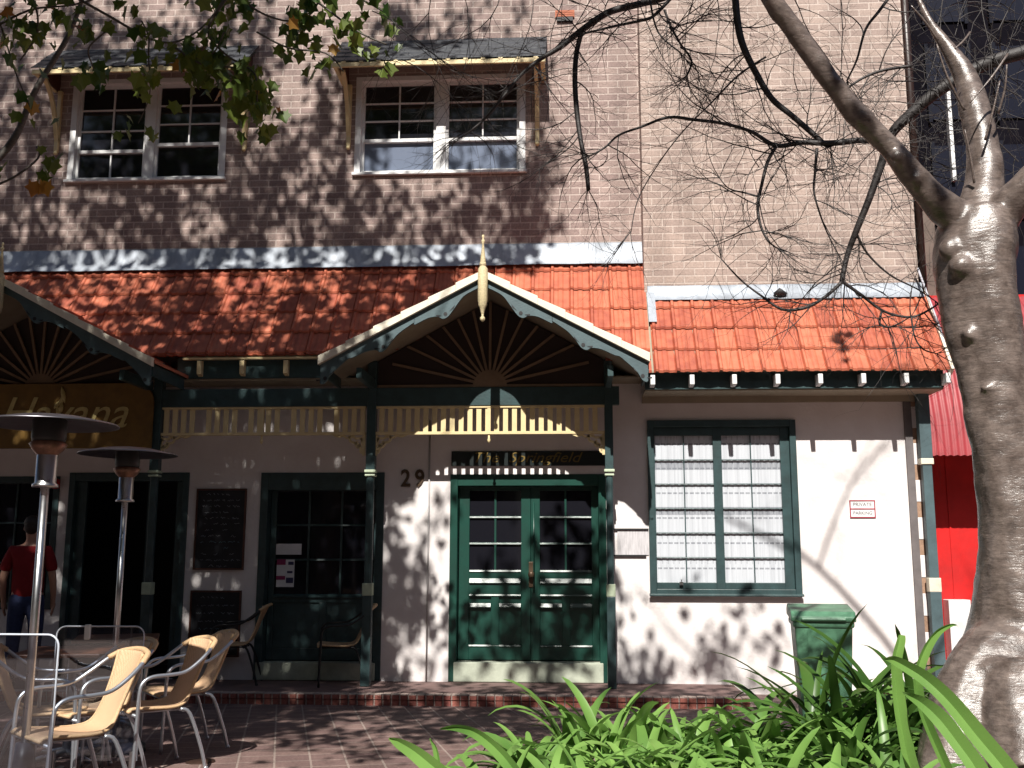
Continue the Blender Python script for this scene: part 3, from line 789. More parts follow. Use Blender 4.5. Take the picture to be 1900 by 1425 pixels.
def scroll_bracket(X, s, parent):
    """carved corner bracket; s=+1 grows to the right of X, -1 to the left"""
    k = MB(); zt_ = P(910, 804, PP).z
    def cur(pts, r=.013, wd=.022):
        q = spline(pts, 5)
        for a, b in zip(q, q[1:]): k.bar((X+s*a[0], PP, zt_+a[1]), (X+s*b[0], PP, zt_+b[1]), r*1.9, wd, up=(0, 1, 0))
    cur([(.0, -.22), (.05, -.20), (.06, -.13), (.12, -.10), (.17, -.08), (.18, -.02)])
    cur([(.02, -.10), (.05, -.05), (.11, -.05), (.14, -.02), (.20, -.045), (.25, -.02), (.30, -.03), (.36, -.006)])
    cur([(.0, -.02), (.04, -.05), (.03, -.12), (.0, -.15)])
    cur([(.09, -.08), (.11, -.12), (.08, -.15), (.055, -.12)])
    for a in ((.03, -.17, .026), (.035, -.07, .022), (.15, -.03, .018), (.10, -.13, .016), (.27, -.01, .014), (.34, .015, .013)): k.ball((X+s*a[0], PP, zt_+a[1]), a[2], 5, (1, .5, 1))
    k.box(X, X+s*.03, PP-.012, PP+.012, zt_-.24, zt_)
    child(k, 'bracket', M_cream, parent)
def frieze(x0, x1, grouped, lab):
    zt_, zb_ = P(910, 755, PP).z, P(910, 803, PP).z
    m = MB(); m.box(x0, x1, PP-.025, PP+.025, zt_-.012, zt_+.018); m.box(x0, x1, PP-.022, PP+.022, zb_-.018, zb_+.014)
    x = x0+.05; i = 0
    while x < x1-.05:
        m.box(x, x+.055, PP-.011, PP+.011, zb_+.014, zt_-.012)
        x += .098; i += 1
        if grouped and i % 4 == 0: x += .09
    fz = child(m, 'frieze', M_cream, bevel=.002); fz['label'] = lab
    scroll_bracket(x0, 1, fz); scroll_bracket(x1, -1, fz)
    dr = MB(); xc = (x0+x1)/2; dr.tube([(xc, PP, zb_-.02), (xc, PP, zb_-.06), (xc, PP, zb_-.08), (xc, PP, zb_-.10), (xc, PP, zb_-.115)], [.012, .012, .02, .014, .004], 8); dr.box(xc-.018, xc+.018, PP-.02, PP+.02, zb_+.014, zt_-.012); child(dr, 'drop', M_cream, fz)
frieze(-2.175, .36, False, 'slatted cream frieze over the double doors')
frieze(-4.61, -2.275, True, 'slatted cream frieze in the shaded left bay')
frieze(-7.25, -4.72, False, 'slatted cream frieze behind the ochre sign')

def gable(xc, lab):
    # roof slopes as tiled slabs, front faces at GB
    ang = math.atan2(GZA-GZE, HW)
    r = MB()
    for s in (-1, 1):
        n = 6
        for i in range(n):             # six courses, stepped so that the verge shows the laps
            a0 = i/n; a1 = (i+1)/n+.02
            xA, zA = xc+s*HW*(a0), GZA-(GZA-GZE)*a0; xB, zB = xc+s*HW*min(a1, 1.02), GZA-(GZA-GZE)*min(a1, 1.02)
            poly = [(xA, zA-.015), (xA, zA+.006), (xB, zB+.036), (xB, zB-.0)]
            if s > 0: poly = poly[::-1]
            r.prism(poly, GB+.02, W+.1)
    ro = child(r, 'gable_roof', M_tile); ro['label'] = lab
    at = ro.data.attributes.new('tint', 'FLOAT', 'POINT'); at.data.foreach_set('value', [.2+.2*((i//8) % 3)/2 for i in range(len(ro.data.vertices))])
    so_ = MB()
    for s in (-1, 1):
        poly = [(xc, GZA-.03), (xc+s*HW, GZE-.03), (xc+s*HW, GZE-.045), (xc, GZA-.045)]
        if s < 0: pass
        so_.prism(poly, GB+.03, W+.05)
    child(so_, 'gable_lining', M_soffit, ro)
    # side fascia at the low eaves
    for s in (-1, 1):
        q = MB(); X = xc+s*HW; q.box(X-.012, X+.012, GB+.03, 11.1, GZE-.15, GZE-.02); child(q, 'side_fascia', M_trim, ro)
    for s in (-1, 1):
        cp = MB(); n = 6
        for i in range(n):
            a0 = i/n; a1 = (i+1)/n
            xA, zA = xc+s*(HW+.02)*a0, GZA-(GZA-GZE)*a0; xB, zB = xc+s*(HW+.02)*a1, GZA-(GZA-GZE)*a1
            lift = .010
            poly = [(xA, zA-.055), (xB, zB-.055), (xB, zB+.028+lift), (xA, zA+.018)]
            if s < 0: poly = poly[::-1]
            cp.prism(poly, GB-.045, GB+.03)
        child(cp, 'capping', M_creamw, ro, bevel=.004)
        # bargeboard with scalloped edge; t runs along the slope 0..1
        Lb = math.hypot(HW, GZA-GZE); cx, sz = HW/Lb, (GZA-GZE)/Lb
        low = [(0, .135), (.05, .13), (.12, .135), (.17, .20), (.215, .262), (.25, .255), (.28, .205), (.34, .165), (.42, .160), (.425, .135), (.46, .14), (.52, .16), (.565, .205), (.60, .255), (.635, .25), (.66, .205), (.72, .165), (.80, .155), (.83, .14), (.86, .155), (.90, .18), (.94, .215), (.965, .262), (.99, .262), (1.0, .24)]
        low = spline(low, 3)
        up_ = [(t_, .055) for t_, _ in low]
        bo = MB(); vs = []; fs = []
        holes = [(.232, .222, .020), (.612, .218, .020), (.968, .222, .020)]
        def pt(t_, d_, y): return (xc+s*(t_*Lb*cx-0), y, GZA-t_*Lb*sz-d_)
        for (t_, d_) in low: vs += [pt(t_, .05, GB), pt(t_, d_, GB), pt(t_, .05, GB+.03), pt(t_, d_, GB+.03)]
        for i in range(len(low)-1):
            a = 4*i; b2 = a+4
            q = [(a, a+1, b2+1, b2), (a+2, b2+2, b2+3, a+3), (a+1, a+3, b2+3, b2+1)]
            if s < 0: q = [f_[::-1] for f_ in q]
            fs += q
        fs.append((0, 2, 3, 1)); k = 4*(len(low)-1); fs.append((k, k+1, k+3, k+2))
        bo.add(vs, fs)
        bb = child(bo, 'bargeboard', M_gb, ro)
        hl = MB()
        for t_, d_, r_ in holes:
            cpt = Vector(pt(t_, d_, GB-.004))
            for dx in (-1, 1):
                p0 = Vector(pt(t_+dx*.022, d_-.004, GB-.004)); p1 = Vector(pt(t_+dx*.058, d_-.042, GB-.004)); p2 = Vector(pt(t_+dx*.052, d_-.016, GB-.004))
                tri = [p0, p1, p2]; nn_ = (p1-p0).cross(p2-p0)
                if nn_.y > 0: tri = tri[::-1]
                hl.add(tri, [(0, 1, 2)])
            hl.add([cpt+Vector((math.cos(a_)*r_, 0, math.sin(a_)*r_)) for a_ in [2*math.pi*k_/14 for k_ in range(14)]], [tuple(range(14))])
        child(hl, 'cut_out', M_dark, ro)
    # finial
    fn = MB(); X, Y = xc, GB-.05
    fn.lathe([(.0, .40), (.012, .40), (.014, .375), (.006, .355), (.018, .345), (.018, .325), (.010, .30), (.028, .13), (.030, .10)], (X, Y, GZA-.01), 10)
    fn.lathe([(.032, .105), (.036, .095), (.036, .075), (.03, .07), (.042, .05), (.050, .04), (.054, -.30), (.048, -.315), (.048, -.345), (.034, -.37), (.014, -.44), (.012, -.46), (.026, -.475), (.026, -.50), (.012, -.515), (0, -.52)], (X, Y, GZA-.01), 8)
    child(fn, 'finial', mat('carved_cream', (.72, .60, .36), .6, var=.35, vscale=60, bump=.8, bscale=90) if 'carved_cream' not in bpy.data.materials else bpy.data.materials['carved_cream'], ro)
    # sunburst in the post plane
    sb = MB(); zb_ = ZB1+.005; hw = 1.27
    zt_ = gabz(xc, xc)-.06; ze = gabz(xc+hw, xc)-.06
    sb.prism([(xc-hw, zb_), (xc+hw, zb_), (xc+hw, ze), (xc, zt_), (xc-hw, ze)], PP+.03, PP+.045)
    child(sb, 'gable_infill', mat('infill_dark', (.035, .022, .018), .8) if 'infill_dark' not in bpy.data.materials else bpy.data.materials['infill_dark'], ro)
    ry = MB(); hub = Vector((xc, PP, zb_+.02))
    for i in range(15):
        a = math.pi*(i+.0)/14
        dx, dz = math.cos(a), math.sin(a)
        # reach to the roof lining
        Lr = 2.0
        for st_ in range(200):
            q = .2+st_*.01
            X_, Z_ = hub.x+dx*q, hub.z+dz*q
            if abs(X_-xc) > hw-.02 or Z_ > gabz(X_, xc)-.075: Lr = q; break
        else: Lr = 1.2
        if i in (0, 14): 
            ry.box(hub.x, hub.x+dx*(hw-.01), PP-.005, PP+.028, zb_, zb_+.03); continue
        p0 = hub+Vector((dx, 0, dz))*.12; p1 = hub+Vector((dx, 0, dz))*min(Lr, 1.12)
        ry.bar(p0, p1, .028, .026, up=(0, 1, 0))
    n = 16
    ry.prism([(hub.x+.19*math.cos(math.pi*k_/n), zb_+.19*math.sin(math.pi*k_/n)) for k_ in range(n+1)], PP-.02, PP+.028)
    child(ry, 'sunburst', mat('sunburst_timber', (.25, .165, .10), .6, var=.3) if 'sunburst_timber' not in bpy.data.materials else bpy.data.materials['sunburst_timber'], ro)
    # side plates carrying the overhang
    for s in (-1, 1):
        pl = MB(); X = xc+s*1.30; pl.box(X-.03, X+.03, GB+.15, PP-.05, ZB1-.02, ZB1+.09); child(pl, 'gable_plate', M_trim, ro, bevel=.004)
gable(GA, 'gable with finial and sunburst over the double doors')
gable(GBX, 'gable cut by the left edge over the ochre sign')

# vent low on the roof, red air brick high up
q = P(1446, 547, 11.5); m = MB(); m.tube([(q.x-.05, q.y, q.z), (q.x, q.y-.03, q.z+.03), (q.x+.07, q.y, q.z)], [.03, .045, .03], 8); child(m, 'roof_vent', M_dark)
q = P(1048, 32, WL); m = MB()
for k in range(3): m.box(q.x-.11, q.x+.11, WL-.03, WL, q.z-.005+k*.028, q.z+.018+k*.028)
m.box(q.x-.12, q.x+.12, WL-.02, WL, q.z-.01, q.z+.085); child(m, 'air_brick', M_terra)
m = MB(); m.box(q.x-.10, q.x+.10, WL-.035, WL, q.z-.065, q.z-.012); child(m, 'air_brick_opening', M_dark)
# dark wall between brick corner and neighbour
m = MB(); m.tube([(XR+.06, W+.05, 4.5), (XR+.06, W+.05, 10)], .05, 10); child(m, 'downpipe', mat('brown_pipe', (.03, .015, .012), .4))
m = MB(); m.tube([P(1703, 498, 11.5), P(1757, 645, 11.1)], .012, 6); child(m, 'roof_cable', mat('cable_grey', (.45, .45, .5), .5))

# ------------------------------------------------------------------ signs on the wall
def plaque(name, x0, x1, y0, y1, Y, th, m, label, cat, bevel=.003):
    a = P(x0, y1, Y); b = P(x1, y0, Y); o = empty(name, (a.x/2+b.x/2, Y, a.z)); tag(o, label, cat)
    mb = MB(); mb.box(a.x, b.x, Y-th, Y-.001, a.z, b.z); child(mb, 'panel', m, o, bevel); return o, a, b
o, a, b = plaque('name_sign', 838, 1128, 837, 865, W, .03, M_sign, 'long dark green sign with gold script above the double doors', 'sign')
ctext(o, ((P(975, 850, W).x), W-.034, P(975, 850, W).z), 'lettering', 'The  Springfield', .165, M_gold, shear=.35, depth=.002, sx=1.18)
o = empty('house_number', (P(765, 905, W).x, W, P(765, 905, W).z)); tag(o, 'dark bronze house number 29 on the white wall', 'house number')
for ch, px in (('2', 753), ('9', 779)):
    q = P(px, 889, W); ctext(o, (q.x, W-.012, q.z), 'digit', ch, .27, M_brass, depth=.008, sx=.85)
# red and white notice
o, a, b = plaque('warning_notice', 1577, 1623, 928, 961, W, .008, M_white, 'small white two-row notice with red border on the white wall', 'notice')
m = MB(); zc = (a.z+b.z)/2-.005
for z in (a.z, zc, b.z-.012): m.box(a.x, b.x, W-.012, W-.0085, z, z+.012)
for x in (a.x, b.x-.012): m.box(x, x+.012, W-.0115, W-.0085, a.z+.012, b.z-.012)
child(m, 'border', mat('notice_red', (.32, .02, .04), .6), o)
ctext(o, ((a.x+b.x)/2, W-.010, (zc+b.z)/2+.002), 'lettering', 'PRIVATE', .055, mat('notice_grey', (.16, .14, .15), .7), depth=.001)
ctext(o, ((a.x+b.x)/2, W-.010, (zc+a.z)/2+.006), 'lettering', 'PARKING', .05, bpy.data.materials['notice_grey'], depth=.001)
# blackboards
def chalkboard(px, lab, rows, big):
    o, a, b = plaque('blackboard', *px, W, .02, M_board, lab, 'blackboard')
    f = MB(); t = .02
    for z in (a.z-t, b.z): f.box(a.x-t, b.x+t, W-.03, W-.001, z, z+t)
    for x in (a.x-t, b.x): f.box(x, x+t, W-.03, W-.001, a.z, b.z)
    child(f, 'frame', M_woodfr, o, bevel=.003)
    c = MB(); cb = MB(); r_ = random.Random(len(lab))
    H = b.z-a.z; n = rows
    for i in range(n):
        z = b.z-H*(i+.7)/n; x = a.x+.05+r_.uniform(0, .05); end = b.x-.06 if i % 3 else b.x-.2
        tgt = cb if i in (int(n*.62), int(n*.7)) else c
        while x < end:
            wv = r_.uniform(.02, .09); pts = []
            k = max(3, int(wv/.009))
            for j in range(k): pts.append((x+wv*j/k, W-.0215, z+r_.uniform(-.010, .014)))
            if r_.random() < .85: tgt.tube(pts, .0022, 4, smooth=False)
            x += wv+.02
    child(c, 'chalk_writing', M_chalk, o); child(cb, 'chalk_writing', M_chalkb, o)
chalkboard((362, 456, 910, 1054), 'upper wood-framed blackboard covered in chalk menu lines', 13, 0)
chalkboard((352, 446, 1099, 1215), 'lower blackboard with chalk writing, under the other one', 8, 0)
# papers on the glazed door
o, a, b = plaque('paper_notice', 512, 560, 1009, 1029, yD-.004, .003, M_paper, 'blank white paper strip taped on the glazed door', 'notice', 0)
o, a, b = plaque('event_poster', 512, 547, 1038, 1089, yD-.004, .003, M_paper, 'small magenta and white poster on the glazed door', 'poster', 0)
m = MB(); xm_ = (a.x+b.x)/2; H = b.z-a.z; y = yD-.0095
m.box(a.x, xm_, y, y+.002, b.z-.2*H, b.z); m.box(a.x, xm_, y, y+.002, a.z+.26*H, a.z+.40*H); child(m, 'print', M_pink, o)
m = MB(); m.box(xm_+.01, b.x-.01, y, y+.002, a.z+.14*H, a.z+.34*H); m.box(xm_+.02, b.x-.02, y, y+.002, a.z+.5*H, a.z+.58*H); m.box(xm_+.03, b.x-.01, y, y+.002, b.z-.2*H, b.z-.08*H); child(m, 'print', M_navy, o)
# notice frame left of the curtained window
o, a, b = plaque('menu_frame', 1146, 1203, 983, 1030, W, .012, mat('grey_sheet', (.62, .60, .62), .5, var=.35, vscale=9, stretch=(8, 1, 1)), 'grey sheet between two black rails beside the curtained window', 'menu frame')
m = MB(); m.box(a.x-.05, b.x-.0, W-.028, W-.0125, b.z-.004, b.z+.014); m.box(a.x-.05, b.x-.03, W-.028, W-.0125, a.z-.014, a.z+.004); child(m, 'rail', M_black, o)
# ochre sign in the left gable bay
o = empty('bar_sign', (P(100, 830, PP).x, PP, P(100, 830, PP).z)); tag(o, 'large ochre sign with round corners and pale italic lettering under the left gable', 'sign')
za, zb2 = P(100, 832, 11.04).z, P(100, 712, 11.04).z
xr_ = P(283, 780, 11.04).x; xl_ = xr_-2.6
poly = [(xl_, za), (xr_, za)]+[(xr_-.22+.22*math.cos(R(a_)), zb2-.22+.22*math.sin(R(a_))) for a_ in range(0, 91, 15)]+[(xl_, zb2)]
m = MB(); m.prism(poly, 11.04, 11.065); child(m, 'panel', M_signb, o, .004)
q = P(160, 768, 11.04); ctext(o, (q.x-.27, 11.034, q.z), 'lettering', 'Havana', .50, mat('pale_letter', (.70, .58, .25), .4, var=.4, vscale=9), shear=.35, depth=.004, sx=1.0)
q = P(112, 740, 11.04)
m = MB()
for dx, dz, a_, ln in ((0, 0, 70, .16), (.06, .03, 105, .2), (-.06, -.03, 50, .12), (.02, -.08, 85, .12)):
    ps = [(q.x+dx+t_*ln*math.cos(R(a_)), 11.03, q.z+dz+t_*ln*math.sin(R(a_))-.08) for t_ in (0, .33, .66, 1)]
    m.tube(ps, [.004, .026, .022, .003], 6)
child(m, 'emblem', bpy.data.materials['pale_letter'], o)

# ------------------------------------------------------------------ neighbour on the right
N = empty('red_shop', (P(1800, 900, 12.7).x, 12.7, 0)); tag(N, 'bright red neighbouring shop front with corrugated red awning behind the tree', 'building')
NX0 = P(1712, 900, 12.7).x; NX1 = NX0+6
m = MB(); m.box(NX0, NX1, 12.7, 13.2, -.3, P(1760, 548, 12.7).z)
for k in range(12): m.box(NX0+.28+k*.42, NX0+.30+k*.42, 12.688, 12.70, 0, 3.2)
child(m, 'wall', M_red, N)
m = MB(); ya, yb = 11.9, 12.69; zl, zh = P(1760, 845, 11.9).z, P(1760, 552, 12.69).z
n = int((NX1-NX0-.02)/.019); vs = []; fs = []
X0 = P(1733, 800, 11.9).x-.08
pr = [(yb, zh), (yb-.25, zh-.28), (yb-.55, zh-.85), (ya+.04, zl+.4), (ya, zl)]
for i in range(n+1):
    X = X0+i*.019; d = .012*math.sin(i*math.pi/2)
    for (y, z) in pr: vs.append((X, y-d*.7, z+d*.5))
k = len(pr)
for i in range(n):
    for j in range(k-1): fs.append((i*k+j, i*k+j+1, (i+1)*k+j+1, (i+1)*k+j))
m.add(vs, fs, True); child(m, 'corrugated_awning', M_redc, N)
a = P(1757, 1222, 12.68); b = P(1790, 1112, 12.68)
m = MB(); m.box(a.x, b.x, 12.5, 12.69, a.z-.3, b.z); child(m, 'white_cupboard', M_white, N, .006)
T = empty('dark_tower', (6.5, 16, 0)); tag(T, 'dark blue-black high-rise facade behind the bare branches', 'building')
TX0 = P(1672, 200, 14).x
TX1 = P(1688, 20, 14.2).x
m = MB(); m.box(TX0+.05, TX1, 14.2, 22, 0, P(1680, 42, 14.2).z); m.prism([(TX1, 0), (TX0+14, 0), (TX0+14, 22), (TX1, 22)], 14.2, 22); child(m, 'wall', M_navyb, T)
for i in range(7):
    for j in range(6):
        x = TX1+.2+i*.95; z = 3.2+j*1.5
        m = MB(); m.box(x, x+.55, 14.17, 14.2, z, z+1.1); wv = child(m, 'window', M_glint, T)
        m = MB(); m.box(x-.05, x, 14.14, 14.2, z-.05, z+1.15); m.box(x+.55, x+.60, 14.14, 14.2, z-.05, z+1.15); child(m, 'window_frame', mat('tower_frame', (.016, .017, .024), .9, spec=.05) if 'tower_frame' not in bpy.data.materials else bpy.data.materials['tower_frame'], wv)
m = MB(); q = P(1765, 250, 14.1); m.box(q.x-.02, q.x+.03, 14.1, 14.2, P(1765, 335, 14.1).z, P(1765, 160, 14.1).z); child(m, 'white_pipe', M_white, T)
m = MB(); q = P(1718, 470, 13.4); m.box(q.x-.12, q.x+.14, 13.4, 14.15, 3.0, P(1718, 378, 13.4).z); child(m, 'chimney_pier', mat('pier_brown', (.16, .12, .10), .8, var=.4, vscale=3), T)

# ------------------------------------------------------------------ wheelie bin
q = PZ(1524, 1300, gz(8.3)); bx, by = P(1524, 1200, 8.4).x, 8.4
Bn = empty('wheelie_bin', (bx, by, gz(by)), R(-8)); Bn.scale = (.84, .84, .97); tag(Bn, 'green plastic wheelie bin against the white wall behind the lilies', 'bin')
def bpart(mb, name, m, bevel=0): return mb.build(name, m, Bn, bevel)
m = MB(); wt, wb_, dt, db = .255, .205, .32, .26
vs = [(-wb_, -db, .06), (wb_, -db, .06), (wb_, db, .06), (-wb_, db, .06), (-wt, -dt, .96), (wt, -dt, .96), (wt, dt, .96), (-wt, dt, .96)]
m.add(vs, [(0, 3, 2, 1), (4, 5, 6, 7), (0, 1, 5, 4), (1, 2, 6, 5), (2, 3, 7, 6), (3, 0, 4, 7)]); m.box(-wt-.015, wt+.015, -dt-.015, dt+.015, .92, .975)
for xx in (-.13, .13): m.add([(xx-.015, -.275, .12), (xx+.015, -.275, .12), (xx+.015, -.327, .90), (xx-.015, -.327, .90)], [(0, 1, 2, 3)])
bpart(m, 'body', M_bin, .018)
m = MB(); prof = [(-.35, .965), (-.355, 1.0), (-.30, 1.045), (.24, 1.085), (.33, 1.05), (.34, .99)]
m.prismx([(y, z) for y, z in prof], -.285, .285); m.box(-.20, .20, -.37, -.345, .975, 1.0); bpart(m, 'lid', M_bin, .02)
m = MB(); m.tube([(-.24, .40, .98), (-.24, .42, 1.0), (.24, .42, 1.0), (.24, .40, .98)], .014, 8); bpart(m, 'handle', M_bin)
for xx in (-.25, .25):
    m = MB(); pts = []
    m.add([], []); n = 18
    vs = [(xx+sx_*.025, .24+.10*math.cos(2*math.pi*k/n), .10+.10*math.sin(2*math.pi*k/n)) for sx_ in (-1, 1) for k in range(n)]
    m.add(vs, [(k, (k+1) % n, (k+1) % n+n, k+n) for k in range(n)]+[tuple(range(n)), tuple(range(2*n-1, n-1, -1))]); bpart(m, 'wheel', M_black, .006)

# ------------------------------------------------------------------ chairs
def make_chair():
    c = empty('cafe_chair')
    m = MB()
    for s in (-1, 1):
        pts = spline([(-.27, s*.275, 0), (-.262, s*.275, .30), (-.255, s*.275, .54), (-.235, s*.275, .62), (-.17, s*.275, .655), (-.05, s*.275, .66), (.05, s*.272, .675), (.15, s*.26, .74), (.24, s*.225, .815), (.30, s*.15, .855), (.325, s*.0, .87)], 4)
        m.tube(pts, .0125, 8)
    m.build('arm_frame', M_alu, c)
    for s in (-1, 1):
        m = MB(); m.tube(spline([(.06, s*.19, .415), (.12, s*.205, .38), (.20, s*.225, .15), (.235, s*.235, 0)], 4), .0125, 8); m.ball((.236, s*.236, .008), .017, 5); m.build('rear_leg', M_alu, c)
    m = MB()
    m.tube([(-.26, -.27, .405), (-.26, .27, .405)], .0115, 8); m.tube([(.08, -.20, .405), (.08, .20, .405)], .0115, 8); m.tube([(-.26, -.1, .405), (.10, -.1, .40)], .008, 6); m.tube([(-.26, .1, .405), (.10, .1, .40)], .008, 6)
    m.build('seat_frame', M_alu, c)
    prof = spline([(-.285, .425, .205, 0), (-.26, .445, .205, 0), (-.12, .435, .19, 0), (.02, .43, .17, 0), (.11, .455, .145, .0), (.17, .54, .125, .01), (.225, .66, .13, .02), (.275, .77, .145, .035), (.315, .86, .165, .05)], 4)
    m = MB(); vs = []; fs = []; nw = 12
    for (x, z, hw, cv) in prof:
        for j in range(nw+1):
            v = -1+2*j/nw
            sag = -.012*(1-v*v) if z < .47 else 0
            vs.append((x-cv*v*v*1.0, v*hw, z+sag))
    n = len(prof)
    for i in range(n-1):
        for j in range(nw): a = i*(nw+1)+j; fs.append((a, a+1, a+nw+2, a+nw+1))
    m.add(vs, fs, True); se = m.build('woven_seat_and_back', M_wicker, c)
    so2 = se.modifiers.new('t', 'SOLIDIFY'); so2.thickness = .008
    m = MB()
    for s in (-1, 1): m.tube([(x-cv, s*hw, z) for (x, z, hw, cv) in prof], .011, 7)
    m.tube([(-.287, -.215, .428), (-.287, .215, .428)], .012, 7)
    m.build('wicker_edging', M_wrap, c)
    m = MB(); m.tube(spline([(.235, -.228, .812), (.275, -.19, .842), (.30, -.15, .857), (.322, -.06, .869), (.326, 0, .871), (.322, .06, .869), (.30, .15, .857), (.275, .19, .842), (.235, .228, .812)], 3), .0175, 9); m.build('wrapped_top_rail', M_wrap, c)
    return c
ch0 = make_chair()
chairs = [((190, 1330), 5.8, 47, 'foreground wicker and aluminium cafe chair in full sun', None),
          ((222, 1300), 6.75, 52, 'wicker chair directly behind the foreground one, only back and legs showing', None),
          ((338, 1300), 7.0, 44, 'second sunlit wicker chair, to the right of the foreground pair', None),
          ((392, 1260), 7.9, 38, 'half-shaded wicker chair behind the second sunlit one', None),
          ((678, 1262), 11.3, 14, 'shaded wicker chair on the verandah beside the green post', 'v'),
          ((480, 1260), 11.3, 10, 'dark chair on the verandah under the blackboards', 'v'),
          ((62, 1380), 6.6, 200, 'dim chair behind the clear plastic screen', None)]
gch = 'wicker and aluminium cafe chairs on the terrace'
for i, (px, Y, rz, lab, kk) in enumerate(chairs):
    o = ch0 if i == 0 else copy_tree(ch0)
    X = P(px[0]-40, px[1], Y).x if i != 6 else P(px[0], px[1], Y).x
    o.location = (X, Y, (FL if kk else gz(Y))); o.rotation_euler = (0, 0, R(rz)); o.scale = (1, 1, .955); tag(o, lab, 'chair', gch)
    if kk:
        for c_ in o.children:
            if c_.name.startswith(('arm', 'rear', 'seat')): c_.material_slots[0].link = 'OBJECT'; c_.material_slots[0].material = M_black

# tables
def make_table():
    t = empty('cafe_table')
    m = MB(); m.box(-.34, .34, -.34, .34, .715, .74); m.build('table_top', M_wood, t, .006)
    m = MB(); m.tube([(0, 0, .03), (0, 0, .71)], .03, 10); m.build('pedestal', M_alu, t)
    m = MB()
    for a in range(4):
        x, y = math.cos(R(45+90*a)), math.sin(R(45+90*a)); m.tube([(0, 0, .06), (x*.30, y*.30, .015)], [.025, .014], 6)
    m.build('foot', M_alu, t)
    return t
t0 = make_table()
for i, (px, Y, lab) in enumerate((((135, 1230), 7.3, 'square wooden table left of the foreground chairs'), ((215, 1230), 8.9, 'square wooden table farther back by the second heater'))):
    o = t0 if i == 0 else copy_tree(t0)
    o.location = (P(px[0], px[1], Y).x, Y, gz(Y)); o.rotation_euler = (0, 0, R(12+i*9)); tag(o, lab, 'table', 'wooden cafe tables')

# clear plastic wind screens
def screen(x0, x1, ytop, Y, lab, ry=0):
    a = P(x0, ytop, Y); b = P(x1, ytop, Y); o = empty('wind_screen', (a.x, Y, gz(Y))); o.rotation_euler = (0, 0, R(ry))
    tag(o, lab, 'wind screen', 'clear plastic wind screens')
    wv = b.x-a.x; h = a.z-gz(Y)
    rr = .06; poly = [(0, .08), (wv, .08)]+[(wv-rr+rr*math.cos(R(q)), h-rr+rr*math.sin(R(q))) for q in range(0, 91, 15)]+[(rr+rr*math.cos(R(q)), h-rr+rr*math.sin(R(q))) for q in range(90, 181, 15)]
    m = MB(); m.prism(poly, 0, .006); m.build('sheet', M_acryl, o)
    m = MB(); pts = [(x, .003, z) for x, z in poly[1:]]+[(0, .003, .08)]; m.tube(pts, .0055, 6); m.build('edge_trim', M_edge, o)
    for xx in (wv*.35,):
        m = MB(); m.box(xx-.018, xx+.018, -.012, .02, h-.085, h+.012); m.build('clip', M_white, o, .006)
    for xx in (.03, wv-.03):
        m = MB(); m.box(xx-.02, xx+.02, -.16, .16, 0, .02); m.box(xx-.015, xx+.015, -.015, .02, .02, .14); m.build('foot', M_steel, o, .003)
screen(-150, 110, 1176, 5.2, 'nearest clear plastic wind screen at the left edge', 0)
screen(106, 264, 1162, 6.75, 'clear plastic wind screen behind the foreground chair', 4)

# patio heaters
def make_heater():
    o = empty('patio_heater')
    m = MB(); m.lathe([(0, 2.26), (.06, 2.258), (.20, 2.243), (.375, 2.207), (.385, 2.197), (.37, 2.198), (.20, 2.230), (.06, 2.243), (0, 2.245)], n=40); m.build('reflector', mat('reflector_alu', (.28, .27, .30), .35, metal=1, var=.2, vscale=6, coord='obj') , o)
    m = MB(); m.lathe([(.085, 2.235), (.095, 2.225), (.095, 2.12), (.085, 2.09), (.0, 2.09)], n=24); m.build('burner_screen', M_black, o)
    m = MB(); m.lathe([(.09, 2.10), (.105, 2.085), (.085, 2.05), (.055, 2.02), (.05, 2.0)], n=24); m.build('flared_bowl', M_copper, o)
    m = MB(); m.lathe([(.05, 2.03), (.058, 2.02), (.058, 1.86), (.072, 1.85), (.072, 1.835), (.0, 1.835)], n=24); m.build('burner_can', M_steel, o)
    m = MB(); m.tube([(0, 0, .38), (0, 0, 1.84)], .024, 14); m.build('pole', M_steel, o)
    m = MB(); m.lathe([(.0, .42), (.05, .42), (.06, .30), (.075, .10), (.20, .07), (.26, .05), (.27, .0), (0, 0)], n=32); m.build('weighted_base', mat('housing_grey', (.022, .024, .036), .4, coord='obj'), o)
    return o
h0 = make_heater()
h0.location = (P(84, 900, 5.6).x, 5.6, gz(5.6)-.03); tag(h0, 'nearer tall patio heater with bright steel pole at the left edge', 'patio heater', 'gas patio heaters')
h1 = copy_tree(h0); Y = 7.6; h1.location = (P(234, 900, Y).x, Y, gz(Y)); tag(h1, 'farther patio heater standing in front of the dark doorway', 'patio heater', 'gas patio heaters')
h1.scale = (.95, .95, .985); h0.scale = (.97, .97, .968)
# round drain cover
q = PZ(372, 1414, gz(7)); q = PZ(372, 1414, gz(q.y))
m = MB(); m.lathe([(0, .012), (.075, .012), (.08, .006), (.095, .010), (.10, .001)], (0, 0, 0), 28); 
o = m.build('drain_cover', mat('rusty_iron', (.06, .03, .02), .6, metal=.4, var=.5, vscale=30, coord='obj')); o.location = (q.x, q.y, q.z); tag(o, 'small round iron drain cover in the paving', 'drain cover')

